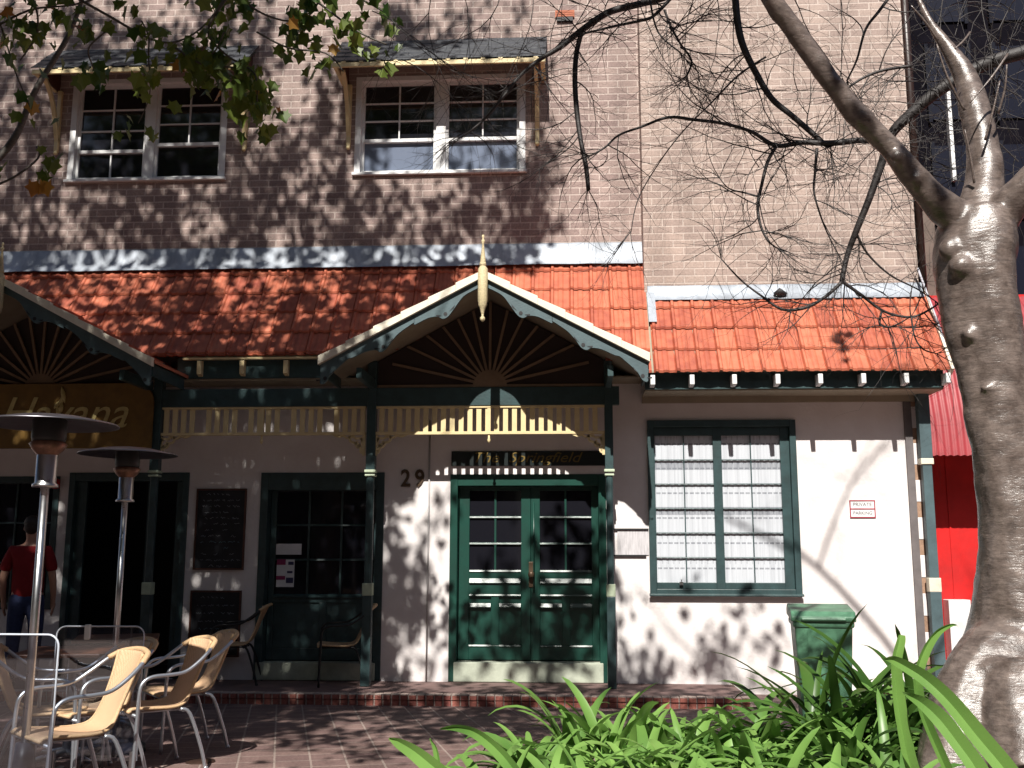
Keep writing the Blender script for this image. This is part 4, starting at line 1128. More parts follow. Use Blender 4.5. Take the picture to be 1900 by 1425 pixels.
# ------------------------------------------------------------------ person
def skinned(name, verts, edges, radii, m, parent, sub=2):
    me = bpy.data.meshes.new(name); me.from_pydata(verts, edges, []); o = bpy.data.objects.new('tmp', me); COL.objects.link(o)
    sk = o.modifiers.new('s', 'SKIN'); sk.use_smooth_shade = True
    for i, r_ in enumerate(radii):
        me.skin_vertices[0].data[i].radius = r_ if isinstance(r_, tuple) else (r_, r_)
    me.skin_vertices[0].data[0].use_root = True
    sb = o.modifiers.new('b', 'SUBSURF'); sb.levels = sub; sb.render_levels = sub
    dg = bpy.context.evaluated_depsgraph_get(); dg.update()
    m2 = bpy.data.meshes.new_from_object(o.evaluated_get(dg)); bpy.data.objects.remove(o)
    m2.materials.clear(); m2.materials.append(m); m2.name = name
    for p_ in m2.polygons: p_.use_smooth = True
    r = bpy.data.objects.new(name, m2); COL.objects.link(r)
    if parent is not None: r.parent = parent
    return r
def make_skin_mesh(verts, edges, radii):
    pass
def person():
    # z measured from the feet, facing -y
    V = [(0, 0, .98), (0, 0, 1.12), (0, .01, 1.28), (0, .01, 1.43), (0, .005, 1.50), (0, -.005, 1.58), (0, -.01, 1.66), (0, -.005, 1.76)]
    Rr = [(.155, .115), (.14, .105), (.16, .115), (.15, .10), (.06, .06), (.055, .06), (.075, .092), (.062, .075)]
    E_ = [(0, 1), (1, 2), (2, 3), (3, 4), (4, 5), (5, 6), (6, 7)]
    def chain(start, pts):
        p_ = start
        for (c_, r_) in pts: V.append(c_); Rr.append(r_); E_.append((p_, len(V)-1)); p_ = len(V)-1
        return p_
    for s in (-1, 1):
        chain(3, [((s*.16, .01, 1.44), .062), ((s*.215, .02, 1.30), .048), ((s*.245, .02, 1.14), .040), ((s*.25, -.03, 1.00), .034), ((s*.245, -.07, .89), .025)])
        hb = len(V)-1
        V.append((s*.243, -.085, .845)); Rr.append((.036, .018)); E_.append((hb, len(V)-1)); pm = len(V)-1
        for k, (dy, ln) in enumerate(((-.030, .062), (-.010, .072), (.010, .068), (.028, .052))):
            b0 = Vector((s*.243, -.088+dy, .805)); 
            chain(pm, [(tuple(b0), .0085), ((b0.x-s*.006, b0.y-.006, b0.z-ln*.55), .008), ((b0.x-s*.016, b0.y-.010, b0.z-ln), .0065)])
        chain(hb, [((s*.236, -.125, .845), .0095), ((s*.230, -.140, .805), .008)])
        chain(0, [((s*.09, 0, .90), .088), ((s*.10, -.01, .70), .072), ((s*.105, -.01, .50), .054), ((s*.107, .01, .30), .050), ((s*.108, .02, .10), .034), ((s*.11, -.03, .04), (.036, .03)), ((s*.115, -.13, .03), (.038, .022))])
    o = skinned('person', V, E_, Rr, M_skin, None)
    # face features
    me = o
    f = MB(); f.ball((0, -.098, 1.675), .016, 5, (.7, 1, 1.2))
    for s in (-1, 1): f.ball((s*.078, 0, 1.68), .026, 5, (.35, .7, 1.1))
    f.build('nose_and_ears', M_skin, o)
    f = MB()
    for s in (-1, 1): f.ball((s*.03, -.088, 1.70), .010, 5)
    f.box(-.022, .022, -.095, -.085, 1.628, 1.634); f.build('eyes_and_mouth', M_hair, o)
    hm = MB(); hm.ball((0, .012, 1.735), .092, 8, (.92, 1.08, .92)); hm.ball((0, .045, 1.69), .075, 7, (1, .8, 1.1)); hm.build('hair', M_hair, o)
    # shirt
    V2 = [(0, 0, .87), (0, 0, 1.10), (0, .01, 1.28), (0, .01, 1.42), (0, .005, 1.475)]
    R2 = [(.180, .14), (.175, .135), (.178, .132), (.168, .115), (.085, .08)]; E2 = [(0, 1), (1, 2), (2, 3), (3, 4)]
    for s in (-1, 1):
        n0 = len(V2); V2 += [(s*.165, .01, 1.435), (s*.22, .02, 1.29), (s*.238, .02, 1.20)]; R2 += [.074, .066, .064]; E2 += [(3, n0), (n0, n0+1), (n0+1, n0+2)]
    skinned('shirt', V2, E2, R2, M_shirt, o)
    V3 = [(0, 0, 1.06), (0, 0, .90)]; R3 = [(.165, .125), (.165, .13)]; E3 = [(0, 1)]
    for s in (-1, 1):
        n0 = len(V3); V3 += [(s*.095, 0, .82), (s*.103, -.01, .68), (s*.107, -.01, .48), (s*.11, .01, .28), (s*.112, .015, .07)]; R3 += [.100, .088, .072, .066, .062]
        E3 += [(1, n0)]+[(n0+k, n0+k+1) for k in range(4)]
    skinned('jeans', V3, E3, R3, M_jeans, o)
    sh = MB()
    for s in (-1, 1): sh.ball((s*.113, -.065, .035), .05, 6, (.9, 2.3, .75))
    sh.build('shoe', M_black, o)
    return o
pe = person(); q = P(54, 1060, 10.75); pe.location = (q.x, 10.75, FL); pe.rotation_euler = (0, 0, R(195)); pe.scale = (1, 1, .98)
tag(pe, 'person in red T-shirt and blue jeans standing behind the heater', 'person')
# red bell on the wall
q = P(108, 898, W); m = MB(); m.ball((0, -.05, 0), .055, 8, (1, .8, 1.15)); m.box(-.03, .03, -.03, 0, -.05, .05); o = m.build('alarm_lamp', M_red); o.location = (q.x, W-.02, q.z); tag(o, 'small red lamp on the wall left of the dark doorway', 'lamp')

# ------------------------------------------------------------------ bare tree (foreground right)
TR = empty('bare_tree', (P(1890, 1300, 4.4).x, 4.4, .5)); tag(TR, 'leafless tree with smooth glossy brown bark at the right edge', 'tree')
def pxpath(pts, k=4, jit=0, seed=0):
    """pts: (px, py, Y, width in px) -> spline of (Vector, radius)"""
    rr = random.Random(seed); q = []
    for (a, b, Y, wd) in pts:
        v = P(a, b, Y); q.append((v.x+rr.uniform(-jit, jit), v.y+rr.uniform(-jit, jit), v.z+rr.uniform(-jit, jit), wd/2*Y*1.02/F))
    q = spline(q, k); return [Vector(c[:3]) for c in q], [max(c[3], .0008) for c in q]
mb = MB()
trunk = [(1905, 1520, 4.35, 330), (1893, 1425, 4.35, 290), (1885, 1340, 4.38, 245), (1884, 1260, 4.4, 205), (1888, 1180, 4.4, 165), (1890, 1100, 4.4, 148), (1894, 1000, 4.4, 138), (1882, 900, 4.4, 128), (1862, 800, 4.4, 124), (1843, 700, 4.4, 118), (1824, 600, 4.4, 134), (1812, 500, 4.4, 142), (1814, 440, 4.4, 142), (1818, 395, 4.4, 110)]
pts, rad = pxpath(trunk, 6)
def wob(i, a): return 1+.04*math.sin(3*a+i*.12)+.02*math.sin(5*a-i*.2)+.05*noise.noise(Vector((math.cos(a)*1.6, math.sin(a)*1.6, i*.14)))
mb.tube(pts, rad, 28, wob=wob)
L1 = [(1825, 450, 4.4, 60), (1790, 412, 4.37, 66), (1748, 384, 4.34, 60), (1700, 332, 4.3, 50), (1652, 275, 4.26, 44), (1603, 226, 4.22, 43), (1556, 170, 4.18, 40), (1512, 110, 4.14, 40), (1470, 50, 4.1, 36), (1430, -5, 4.05, 36), (1395, -70, 4.0, 32)]
L2 = [(1815, 440, 4.4, 90), (1822, 385, 4.42, 78), (1828, 330, 4.45, 66), (1822, 262, 4.5, 60), (1806, 195, 4.55, 54), (1790, 140, 4.6, 42), (1762, 95, 4.62, 26), (1728, 45, 4.65, 17), (1700, -10, 4.7, 14)]
L3 = [(1830, 450, 4.4, 80), (1858, 400, 4.36, 70), (1885, 365, 4.3, 56), (1920, 322, 4.25, 50), (1980, 260, 4.2, 44)]
for Lm in (L1, L2, L3):
    p_, r_ = pxpath(Lm, 5); mb.tube(p_, r_, 18, wob=lambda i, a: 1+.03*math.sin(2*a+i*.4)+.02*math.sin(i*.8))
# root buttress and knots
def rootp(pl, n=16):
    p_, r_ = pxpath(pl, 5); mb.tube(p_, r_, n, wob=wob)
rootp([(1900, 1190, 4.35, 130), (1850, 1245, 4.3, 150), (1810, 1310, 4.25, 150), (1785, 1390, 4.2, 140), (1770, 1480, 4.15, 140)])
rootp([(1900, 1250, 4.2, 140), (1905, 1350, 4.1, 150), (1925, 1450, 4.0, 150)])
def knot(px, py, Y, r, sc=(1, .8, 1)): v = P(px, py, Y); mb.ball(v, r, 10, sc)
knot(1788, 494, 4.285, .050, (1.1, .8, .9)); knot(1843, 455, 4.28, .058); knot(1765, 460, 4.31, .05); knot(1850, 420, 4.30, .05, (1.2, .8, .8)); knot(1800, 620, 4.30, .035); knot(1860, 560, 4.32, .04); knot(1868, 870, 4.30, .04, (.8, .8, 1.5)); knot(1665, 290, 4.22, .03); knot(1596, 218, 4.19, .035); knot(1840, 720, 4.29, .032, (1.4, .7, .6)); knot(1895, 1050, 4.29, .05, (1, .7, 1.6)); knot(1850, 1250, 4.16, .06, (1.3, .8, 1)); knot(1700, 330, 4.26, .035); knot(1808, 560, 4.31, .03, (.6, .8, 1.6))
me = bpy.data.meshes.new('trunk'); me.from_pydata(mb.v, [], mb.f); to = bpy.data.objects.new('tmp', me); COL.objects.link(to)
rm = to.modifiers.new('r', 'REMESH'); rm.mode = 'VOXEL'; rm.voxel_size = .011; rm.use_smooth_shade = True
sm = to.modifiers.new('s', 'SMOOTH'); sm.iterations = 6; sm.factor = .6
tx = bpy.data.textures.new('lumps', 'CLOUDS'); tx.noise_scale = .16; tx.noise_depth = 2
ds = to.modifiers.new('d', 'DISPLACE'); ds.texture = tx; ds.strength = .022; ds.mid_level = .5; ds.texture_coords = 'GLOBAL'
dg = bpy.context.evaluated_depsgraph_get(); dg.update()
m2 = bpy.data.meshes.new_from_object(to.evaluated_get(dg)); bpy.data.objects.remove(to)
m2.materials.clear(); m2.materials.append(M_bark); m2.name = 'trunk'
for p_ in m2.polygons: p_.use_smooth = True
m2.transform(Matrix.Translation(-TR.location))
o = bpy.data.objects.new('trunk', m2); COL.objects.link(o); o.parent = TR

# dark hanging branches
DB = {
 'd1': [(1935, 80, 5.0, 26), (1895, 98, 5.0, 26), (1830, 118, 5.05, 26), (1745, 165, 5.1, 24), (1695, 208, 5.15, 22), (1655, 250, 5.2, 18), (1636, 300, 5.25, 15), (1612, 370, 5.3, 13), (1590, 425, 5.35, 12), (1572, 475, 5.4, 10), (1562, 522, 5.4, 9)],
 'd1a': [(1562, 522, 5.4, 7), (1530, 552, 5.4, 6), (1490, 572, 5.4, 6), (1450, 573, 5.4, 5), (1412, 548, 5.4, 4), (1375, 520, 5.4, 3.2), (1338, 480, 5.4, 2.2)],
 'd1b': [(1562, 522, 5.4, 7), (1600, 548, 5.42, 6), (1640, 578, 5.45, 5), (1690, 588, 5.45, 4.5), (1730, 572, 5.45, 3.5), (1762, 548, 5.45, 2)],
 'd1c': [(1690, 588, 5.45, 3.5), (1698, 625, 5.45, 3), (1712, 648, 5.45, 3), (1738, 656, 5.45, 2)],
 'd1d': [(1635, 578, 5.45, 4), (1633, 600, 5.45, 5), (1648, 607, 5.45, 4), (1668, 600, 5.45, 3), (1690, 588, 5.45, 2)],
 'd1e': [(1587, 430, 5.35, 5), (1610, 470, 5.4, 4), (1650, 510, 5.42, 3.4), (1700, 535, 5.45, 2.6), (1735, 558, 5.45, 2)],
 'd2': [(1362, -30, 5.2, 14), (1368, 30, 5.2, 14), (1376, 80, 5.2, 14), (1400, 130, 5.2, 13), (1432, 182, 5.2, 12), (1470, 215, 5.2, 11), (1505, 245, 5.2, 11), (1530, 268, 5.2, 10)],
 'd3': [(1660, 262, 5.2, 13), (1600, 260, 5.2, 12), (1540, 266, 5.2, 12), (1490, 264, 5.2, 10), (1440, 270, 5.2, 9), (1395, 245, 5.2, 7), (1340, 228, 5.2, 6.5), (1285, 222, 5.2, 6.5), (1240, 218, 5.2, 6), (1190, 236, 5.2, 5), (1148, 250, 5.2, 4.5), (1122, 272, 5.2, 4), (1095, 290, 5.2, 3)],
 'd4': [(1440, 270, 5.2, 7), (1425, 300, 5.2, 6.5), (1412, 345, 5.2, 6), (1406, 380, 5.2, 6), (1411, 415, 5.2, 5), (1424, 445, 5.2, 4), (1438, 458, 5.2, 3)],
 'd5': [(1290, -40, 5.6, 15), (1240, -8, 5.6, 15), (1185, 8, 5.6, 14), (1130, 22, 5.6, 14), (1085, 52, 5.6, 13), (1040, 88, 5.6, 11), (1003, 108, 5.6, 9), (965, 140, 5.6, 7), (930, 185, 5.6, 5.5), (895, 225, 5.6, 4.5), (855, 255, 5.6, 3.5)],
 'd6': [(1078, 60, 5.6, 9), (1070, 100, 5.6, 10), (1066, 150, 5.6, 10), (1070, 205, 5.6, 10), (1078, 260, 5.6, 9), (1088, 310, 5.6, 9), (1091, 352, 5.6, 8)],
 'd7': [(1250, -10, 5.5, 7), (1215, 28, 5.5, 6.5), (1190, 38, 5.5, 6), (1140, 48, 5.5, 5), (1085, 62, 5.5, 4)],
 'd8': [(1232, 18, 5.5, 5), (1246, 50, 5.5, 5), (1262, 82, 5.5, 4.5), (1283, 112, 5.5, 4), (1275, 140, 5.5, 4)],
 'd9': [(1408, 365, 5.2, 4), (1385, 358, 5.2, 3.6), (1352, 350, 5.2, 2.6), (1335, 330, 5.2, 2)],
 'd10': [(1690, 122, 5.0, 6), (1640, 130, 5.0, 6), (1600, 145, 5.0, 5), (1570, 165, 5.0, 4)],
 'd11': [(1660, -20, 5.1, 6), (1632, 20, 5.1, 6), (1605, 55, 5.1, 5), (1590, 110, 5.1, 4), (1572, 150, 5.1, 3)],
 'd12': [(1420, 105, 5.2, 4), (1370, 140, 5.2, 4), (1320, 190, 5.2, 3), (1270, 240, 5.2, 2.4), (1225, 300, 5.2, 2.2), (1185, 370, 5.2, 2), (1170, 430, 5.2, 1.6)],
 'd13': [(1515, 275, 5.2, 6), (1513, 320, 5.2, 5), (1510, 360, 5.2, 4), (1530, 420, 5.2, 3), (1555, 470, 5.2, 2.4)],
 'd14': [(1320, 38, 5.3, 3), (1290, 40, 5.3, 3), (1260, 48, 5.3, 2.6)],
 'd15': [(1205, 0, 5.5, 4), (1222, 60, 5.5, 3.5), (1262, 98, 5.5, 3)],
}
bd = MB(); nodes = []
for k_, pl in DB.items():
    p_, r_ = pxpath(pl, 5, jit=.004, seed=hash(k_) % 1)
    bd.tube(p_, r_, 8)
    for i in range(1, len(p_)-1):
        nodes.append((p_[i], (p_[i+1]-p_[i-1]).normalized(), r_[i]))
    nodes.append((p_[-1], (p_[-1]-p_[-2]).normalized(), r_[-1]))
# upper limbs out of the frame: they carry the crown and throw the soft shadows on the wall
up_l = []
def limb(pts):
    q = spline([(a, b, c, d) for a, b, c, d in pts], 5); p_ = [Vector(c[:3]) for c in q]; r_ = [c[3] for c in q]; bd.tube(p_, r_, 8); up_l.append((p_, r_))
e1 = P(1395, -70, 4.0)
limb([(e1.x, e1.y, e1.z, .032), (.5, 3.8, 4.9, .028), (.15, 3.7, 6.0, .022), (.4, 3.9, 7.2, .015), (.9, 4.0, 8.2, .008)])
limb([(e1.x, e1.y, e1.z, .03), (1.3, 3.9, 5.0, .026), (1.9, 3.8, 6.4, .022), (2.7, 3.8, 7.3, .02), (3.6, 3.9, 8.0, .012)])
e3 = P(1980, 260, 4.2)
limb([(e3.x, e3.y, e3.z, .05), (3.1, 4.1, 4.6, .045), (3.6, 4.1, 6.0, .04), (3.2, 4.1, 7.6, .035), (2.2, 4.1, 8.9, .028), (1.2, 4.0, 9.6, .018)])
limb([(3.2, 4.1, 7.6, .03), (3.9, 4.2, 8.6, .02), (4.4, 4.2, 9.8, .012)])
limb([(2.2, 4.1, 8.9, .02), (2.6, 4.1, 9.8, .016), (3.3, 4.1, 10.6, .01)])
limb([(3.6, 4.1, 6.0, .03), (2.9, 4.0, 6.9, .022), (2.0, 4.0, 7.6, .016), (1.0, 3.9, 8.0, .010), (.2, 3.9, 8.9, .006)])
# join lines from frame top to main dark branches
e5 = P(1362, -30, 5.2); limb([(e1.x, e1.y, e1.z, .03), (e1.x+.1, 4.5, e1.z+.45, .024), (e5.x, e5.y, e5.z+.25, .02), (e5.x, e5.y, e5.z, .019)])
e6 = P(1290, -40, 5.6); limb([(.5, 3.8, 4.9, .026), (.75, 4.6, 5.4, .024), (e6.x+.1, 5.3, e6.z+.2, .022), (e6.x, e6.y, e6.z, .022)])
e7 = P(1935, 80, 5.0); limb([(3.1, 4.1, 4.6, .04), (2.9, 4.7, 4.6, .036), (e7.x, e7.y, e7.z, .033)])
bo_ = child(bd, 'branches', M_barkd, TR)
# twigs
tw = MB(); rt = random.Random(41)
def twig(p0, d0, L, r0, depth, seg=9, grav=.02, curl=.26, sides=4):
    p_ = Vector(p0); d_ = Vector(d0).normalized(); pts = [p_.copy()]; rr = [r0]
    bend = Vector((rt.uniform(-1, 1), rt.uniform(-.3, .3), rt.uniform(-1, 1)))*curl
    for i in range(seg):
        d_ = (d_+bend*.5+Vector((rt.uniform(-1, 1), rt.uniform(-.35, .35), rt.uniform(-1, 1)))*curl*.8-Vector((0, 0, grav))).normalized()
        p_ = p_+d_*(L/seg); pts.append(p_.copy()); rr.append(r0*(1-.75*(i+1)/seg))
        if depth > 0 and rt.random() < (.62 if depth > 1 else .45):
            s = Vector((rt.uniform(-1, 1), rt.uniform(-.4, .4), rt.uniform(-1, 1)))
            nd = (d_*.7+s*.9).normalized()
            twig(p_, nd, L*rt.uniform(.35, .7), rr[-1]*.75, depth-1, 6, grav, curl)
    tw.tube(pts, rr, sides, cap=False)
n0 = [n_ for n_ in nodes]
for i in range(175):
    p_, d_, r_ = rt.choice(n0)
    s = Vector((rt.uniform(-1, 1), rt.uniform(-.35, .35), rt.uniform(-1.1, .9))).normalized()
    nd = (d_*.4+s).normalized()
    twig(p_, nd, rt.uniform(.25, .62), min(r_*.6, .0042), 2)
# denser fans at branch ends
for k_ in DB:
    p_, r_ = pxpath(DB[k_], 2)
    for q in range(4): twig(p_[-1], (p_[-1]-p_[-2]).normalized()+Vector((rt.uniform(-.8, .8), 0, rt.uniform(-.8, .8))), rt.uniform(.2, .45), .0028, 1)
# long whippy twigs across the brick wall (upper middle) and from the top
for (a, b, c_, d_, Y) in ((1110, -20, -.5, -1, 5.6), (990, -20, .1, -1, 5.7), (1050, -20, -.4, -1, 5.7), (930, -15, -.3, -.9, 5.7), (860, -15, .3, -1, 5.7), (800, -10, -.2, -1, 5.8), (1330, -10, .2, -1, 5.4), (1290, -10, -.3, -1, 5.4), (1470, -10, .3, -1, 5.3), (1560, -10, .1, -1, 5.2), (1180, -15, .0, -1, 5.6), (720, 30, .7, -.5, 5.9), (745, 110, 1, -.6, 5.9), (790, 90, .8, -.8, 5.9), (690, 20, .8, -.3, 5.9), (1750, -10, -.1, -1, 4.9), (1820, -10, .2, -1, 4.9), (1870, 20, -.4, -1, 4.9), (1890, 240, -1, .1, 4.9), (1895, 180, -1, .5, 4.9), (1890, 300, -1, .8, 4.9), (1700, 20, .5, -1, 4.9)):
    twig(P(a, b, Y), Vector((c_, 0, d_)), rt.uniform(.7, 1.15), .0036, 2, seg=9)
for i in range(60):     # cluttered crown in front of the dark tower
    q = P(rt.uniform(1690, 1900), rt.uniform(-10, 400), rt.uniform(4.9, 5.5)); twig(q, Vector((rt.uniform(-1, 1), 0, rt.uniform(-.4, 1))), rt.uniform(.2, .55), .003, 1)
for i in range(14):     # crossing thicket in the middle of the crown
    q = P(rt.uniform(1400, 1660), rt.uniform(150, 330), 5.25); twig(q, Vector((rt.uniform(-1, 1), 0, rt.uniform(-1, 1))), rt.uniform(.3, .6), .003, 2)
for p_, r_ in up_l[:6]:
    for i in range(16):
        k_ = rt.randrange(2, len(p_)-1); twig(p_[k_], Vector((rt.uniform(-1, 1), rt.uniform(-.6, .6), rt.uniform(-.3, 1))), rt.uniform(.4, 1.0), .005, 1)
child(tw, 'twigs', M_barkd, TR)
# pale lit shoots near the fork
ls = MB()
for a, b, c_, d_ in ((1690, 10, 1740, 75), (1738, 82, 1790, 205), (1855, 150, 1828, 260), (1868, 120, 1852, 210), (1772, 90, 1800, 60), (1800, 190, 1870, 100), (1790, 240, 1808, 340)):
    p_, r_ = pxpath([(a, b, 4.3, 3), ((a+c_)/2+rt.uniform(-6, 6), (b+d_)/2, 4.32, 4), (c_, d_, 4.35, 5)], 4); ls.tube(p_, r_, 6)
child(ls, 'young_shoots', M_bark, TR)

# ------------------------------------------------------------------ leafy tree on the left (trunk outside the frame)
LT = empty('leafy_tree', (-5.2, 2.0, .1)); tag(LT, 'plane tree whose leafy branch hangs into the upper left corner', 'tree')
LFS = [(0, 0), (.22, -.10), (.50, -.30), (.42, -.05), (.85, -.02+.0), (.42, .05), (.50, .30), (.22, .10)]
LEAF = [(0, 0), (.18, .30), (.05, .52), (.36, .42), (.58, .62), (.66, .30), (1.0, .0), (.66, -.30), (.58, -.62), (.36, -.42), (.05, -.52), (.18, -.30)]
def leaf(mb, p_, size, rr, down=.5):
    ax = Vector((rr.uniform(-1, 1), rr.uniform(-1, 1), rr.uniform(-1, .3)-down)).normalized()
    sd = ax.cross(Vector((rr.uniform(-1, 1), rr.uniform(-1, 1), rr.uniform(-1, 1)))).normalized()
    nn = ax.cross(sd)
    vs = [p_+ax*(a*size)+sd*(b*size*.8)+nn*(-abs(b)*size*.25) for a, b in LEAF]
    mid = p_+ax*(size*.42)
    n = len(vs); vs.append(mid)
    mb.add(vs, [(i, (i+1) % n, n) for i in range(n)])
def dens(X, Z):
    """how much of the sun the crown takes away, mapped on the plane of the facade"""
    n_ = noise.noise(Vector((X*.8+3, Z*1.0, 1.7)))*.55+noise.noise(Vector((X*2.1, Z*2.4, 9)))*.55
    if Z > 3.5:                       # brick wall and roof
        b = .86 if X < -4.5 else .80 if X < -2.6 else .66 if X < -1.2 else .40 if X < -.3 else .07
        if Z < 5.0 and X < -2.2: b = .84
        elif Z < 6.2 and X < -.9: b += .12
        if Z > 7.2: b -= .22
        if X > .1: b = .05 if X < 1 and Z > 5 else 0
    elif Z > -.3:
        b = (1.3 if Z > 1.3 or Z < 1.02 or X < -3.9 else .72) if X < -2.25 else .55 if X < -1.3 else .50 if X < .35 else .08 if X < 1.6 and Z < 1.5 else .06 if Z < .9 and X < 3 else 0
        if X > -1.35 and Z > 1.95: b = .06
    elif Z > -4.0:
        b = 1.1 if X < -2.2 and Z < -.3 else .78 if X < 2.8 else .3
        if -3.3 < X < -1.75 and Z < -3.0: b = .10
        if -2.0 < X < .3 and Z < -1.2: b = .50
        if X > 1.75 and Z < -1.7: b = 0
        if X > .35 and Z < -2.9: b = 0
    else:
        b = .15 if X > -1.6 else .62
        if -3.3 < X < -1.6 and Z > -5.8: b = .08
        if X > -.8 and Z < -4.3: b = 0
        if X < -3.0 and Z > -6: b = 1.1
    return b, n_
lf = MB(); rl = random.Random(99); cl = []
for i in range(18000):
    X = rl.uniform(-9, 3.2); Z = rl.uniform(-7.2, 8.8)
    b, n_ = dens(X, Z)
    if b <= 0 or n_ < (.5-b)*.72: continue
    if b < 1 and rl.random() > .62: continue
    smin = max(3.0, (1.52+.585*11.6-Z)/1.585+.75) if True else 4
    if Z > 4: smin = max(smin, 4.2)
    s = smin+.8+rl.uniform(0, 2.6)
    c = Vector((X, W, Z))-Vector((.065, 1, -1))*s
    if c.y < -3.5: continue
    cl.append(c)
for c in cl:
    for j in range(rl.randint(5, 8)):
        leaf(lf, c+Vector((rl.gauss(0, .12), rl.gauss(0, .2), rl.gauss(0, .12))), rl.uniform(.10, .17), rl)
child(lf, 'crown', M_leaf, LT)
br = MB()
br.tube(spline([(-5.2, 2.0, -.2), (-5.15, 2.0, 1.5), (-5.0, 1.9, 3.5), (-4.6, 1.8, 6.0), (-4.2, 1.6, 8.5), (-3.9, 1.5, 11)], 4), [.26-.009*i for i in range(21)], 16)
child(br, 'trunk', M_barkg, LT)
br = MB()
hubs = [Vector((-5.0, 1.9, 3.8)), Vector((-4.6, 1.8, 5.5)), Vector((-4.3, 1.7, 7.2)), Vector((-4.0, 1.6, 9.0)), Vector((-3.9, 1.5, 10.6))]
for i in range(46):
    c = rl.choice(cl); h = min(hubs, key=lambda q: (q-c).length+abs(q.z-c.z+1.0)*.8)
    m_ = (h+c)/2+Vector((rl.uniform(-.3, .3), rl.uniform(-.3, .3), .35))
    # keep limbs above the view
    q = spline([tuple(h), tuple(h.lerp(m_, .5)+Vector((0, 0, .2))), tuple(m_), tuple(c)], 4)
    if any(v[2] < 1.52+.62*v[1]+.2 and v[1] > .5 and abs(v[0]) < .55*v[1]+.4 for v in q): continue
    br.tube(q, [max(.006, .05*(1-k/len(q))) for k in range(len(q))], 6)
# visible twigs and sprigs
vis = MB(); vy = MB()
SPR = [([(-40, 330), (20, 262), (70, 170), (125, 60), (160, -20)], 8.2, 15, 0),
       ([(-20, 60), (60, 20), (130, 10), (210, -15)], 7.2, 5, 10),
       ([(60, -20), (75, 30), (60, 70), (40, 110)], 7.2, 5, 9),
       ([(130, -10), (200, 30), (280, 70), (330, 80), (380, 45), (420, -10)], 7.0, 6, 12),
       ([(260, 40), (270, 70), (280, 110), (275, 170), (258, 230)], 7.0, 4, 7),
       ([(420, -10), (390, 60), (420, 100), (470, 140), (475, 190), (480, 220)], 6.8, 6, 22),
       ([(420, 60), (400, 100), (350, 110), (310, 105)], 6.8, 4, 14),
       ([(440, -20), (480, 20), (530, 40), (580, 20)], 6.9, 5, 12),
       ([(480, 60), (540, 90), (600, 100), (640, 130)], 7.0, 4, 5),
       ([(560, -20), (600, 10), (660, 60), (720, 80)], 7.0, 5, 12),
       ([(640, -20), (690, 5), (720, 20)], 7.0, 4, 6),
       ([(-20, 350), (30, 330), (65, 295), (70, 270)], 7.2, 5, 3),
       ([(0, 30), (20, 90), (25, 140), (60, 200)], 7.2, 4, 6),
       ([(200, 60), (170, 90), (165, 120), (180, 130)], 7.0, 4, 8),
       ([(330, 90), (380, 120), (440, 130), (450, 160)], 6.8, 5, 18)]
for pl, Y, wd, nl in SPR:
    q = [(a, b, Y+.05*k, wd*(1-.12*k)) for k, (a, b) in enumerate(pl)]
    p_, r_ = pxpath(q, 5, jit=.02, seed=len(pl))
    br.tube(p_, r_, 6)
    for j in range(nl):
        k = rl.randrange(2, len(p_)); c = p_[k]+Vector((rl.gauss(0, .07), rl.gauss(0, .12), rl.gauss(0, .06)))
        for h_ in range(rl.randint(2, 4)): leaf(vis if rl.random() > .02 else vy, c+Vector((rl.gauss(0, .05), rl.gauss(0, .08), rl.gauss(0, .05))), rl.uniform(.08, .15), rl, .9)
q = P(75, 330, 7.2); 
for j in range(3): leaf(vy, q+Vector((rl.gauss(0, .02), 0, rl.gauss(0, .02))), .14, rl, 1.5)
child(br, 'branches', M_barkg, LT)
child(vis, 'leafy_sprigs', M_leaf, LT); child(vy, 'dry_leaves', M_leafy, LT)

# ------------------------------------------------------------------ lilies
def strap(mb, base, az, L, el0, bend, wd, seg=13, twist=0):
    p_ = Vector(base); el = el0; vs = []; fs = []
    h = Vector((math.cos(az), math.sin(az), 0)); sd = Vector((-math.sin(az), math.cos(az), 0))
    for i in range(seg+1):
        t_ = i/seg
        d_ = h*math.cos(el)+Vector((0, 0, 1))*math.sin(el)
        nrm = h*(-math.sin(el))+Vector((0, 0, 1))*math.cos(el)
        s2 = sd*math.cos(twist*t_)+nrm*math.sin(twist*t_)
        w_ = wd*.5*(min(1, .55+t_*1.6))*(max(0, 1-t_)**.45)*1.08
        vs += [p_-s2*w_+nrm*w_*.35, p_, p_+s2*w_+nrm*w_*.35]
        p_ = p_+d_*(L/seg); el -= bend/seg*(.4+1.2*t_)
    for i in range(seg):
        a = 3*i; fs += [(a, a+1, a+4, a+3), (a+1, a+2, a+5, a+4)]
    mb.add(vs, fs, True)
rp = random.Random(5)
clumps = []
for row, (Y, xs, hh) in enumerate(((4.75, range(1060, 1700, 58), .40), (4.35, range(1010, 1700, 72), .37), (3.95, range(960, 1760, 80), .35), (3.55, range(950, 1700, 90), .34), (3.15, range(940, 1650, 100), .33), (2.8, range(960, 1650, 130), .32))):
    for k, px in enumerate(xs):
        q = P(px+rp.uniform(-25, 25), 1400, Y+rp.uniform(-.12, .12)); clumps.append((q.x, q.y, hh*rp.uniform(.88, 1.15), 0))
for a, b, hh in ((1505, 4.9, .68), (1560, 4.95, .60), (1600, 4.7, .62), (1468, 4.9, .48), (1640, 4.95, .62), (1560, 4.4, .5), (1700, 4.9, .66)):
    clumps.append((P(a, 1300, b).x, b, hh, 1))
for a, b, hh in ((900, 4.2, .26), (985, 4.5, .30), (930, 3.7, .27), (880, 3.4, .24)):
    clumps.append((P(a, 1400, b).x, b, hh, 0))
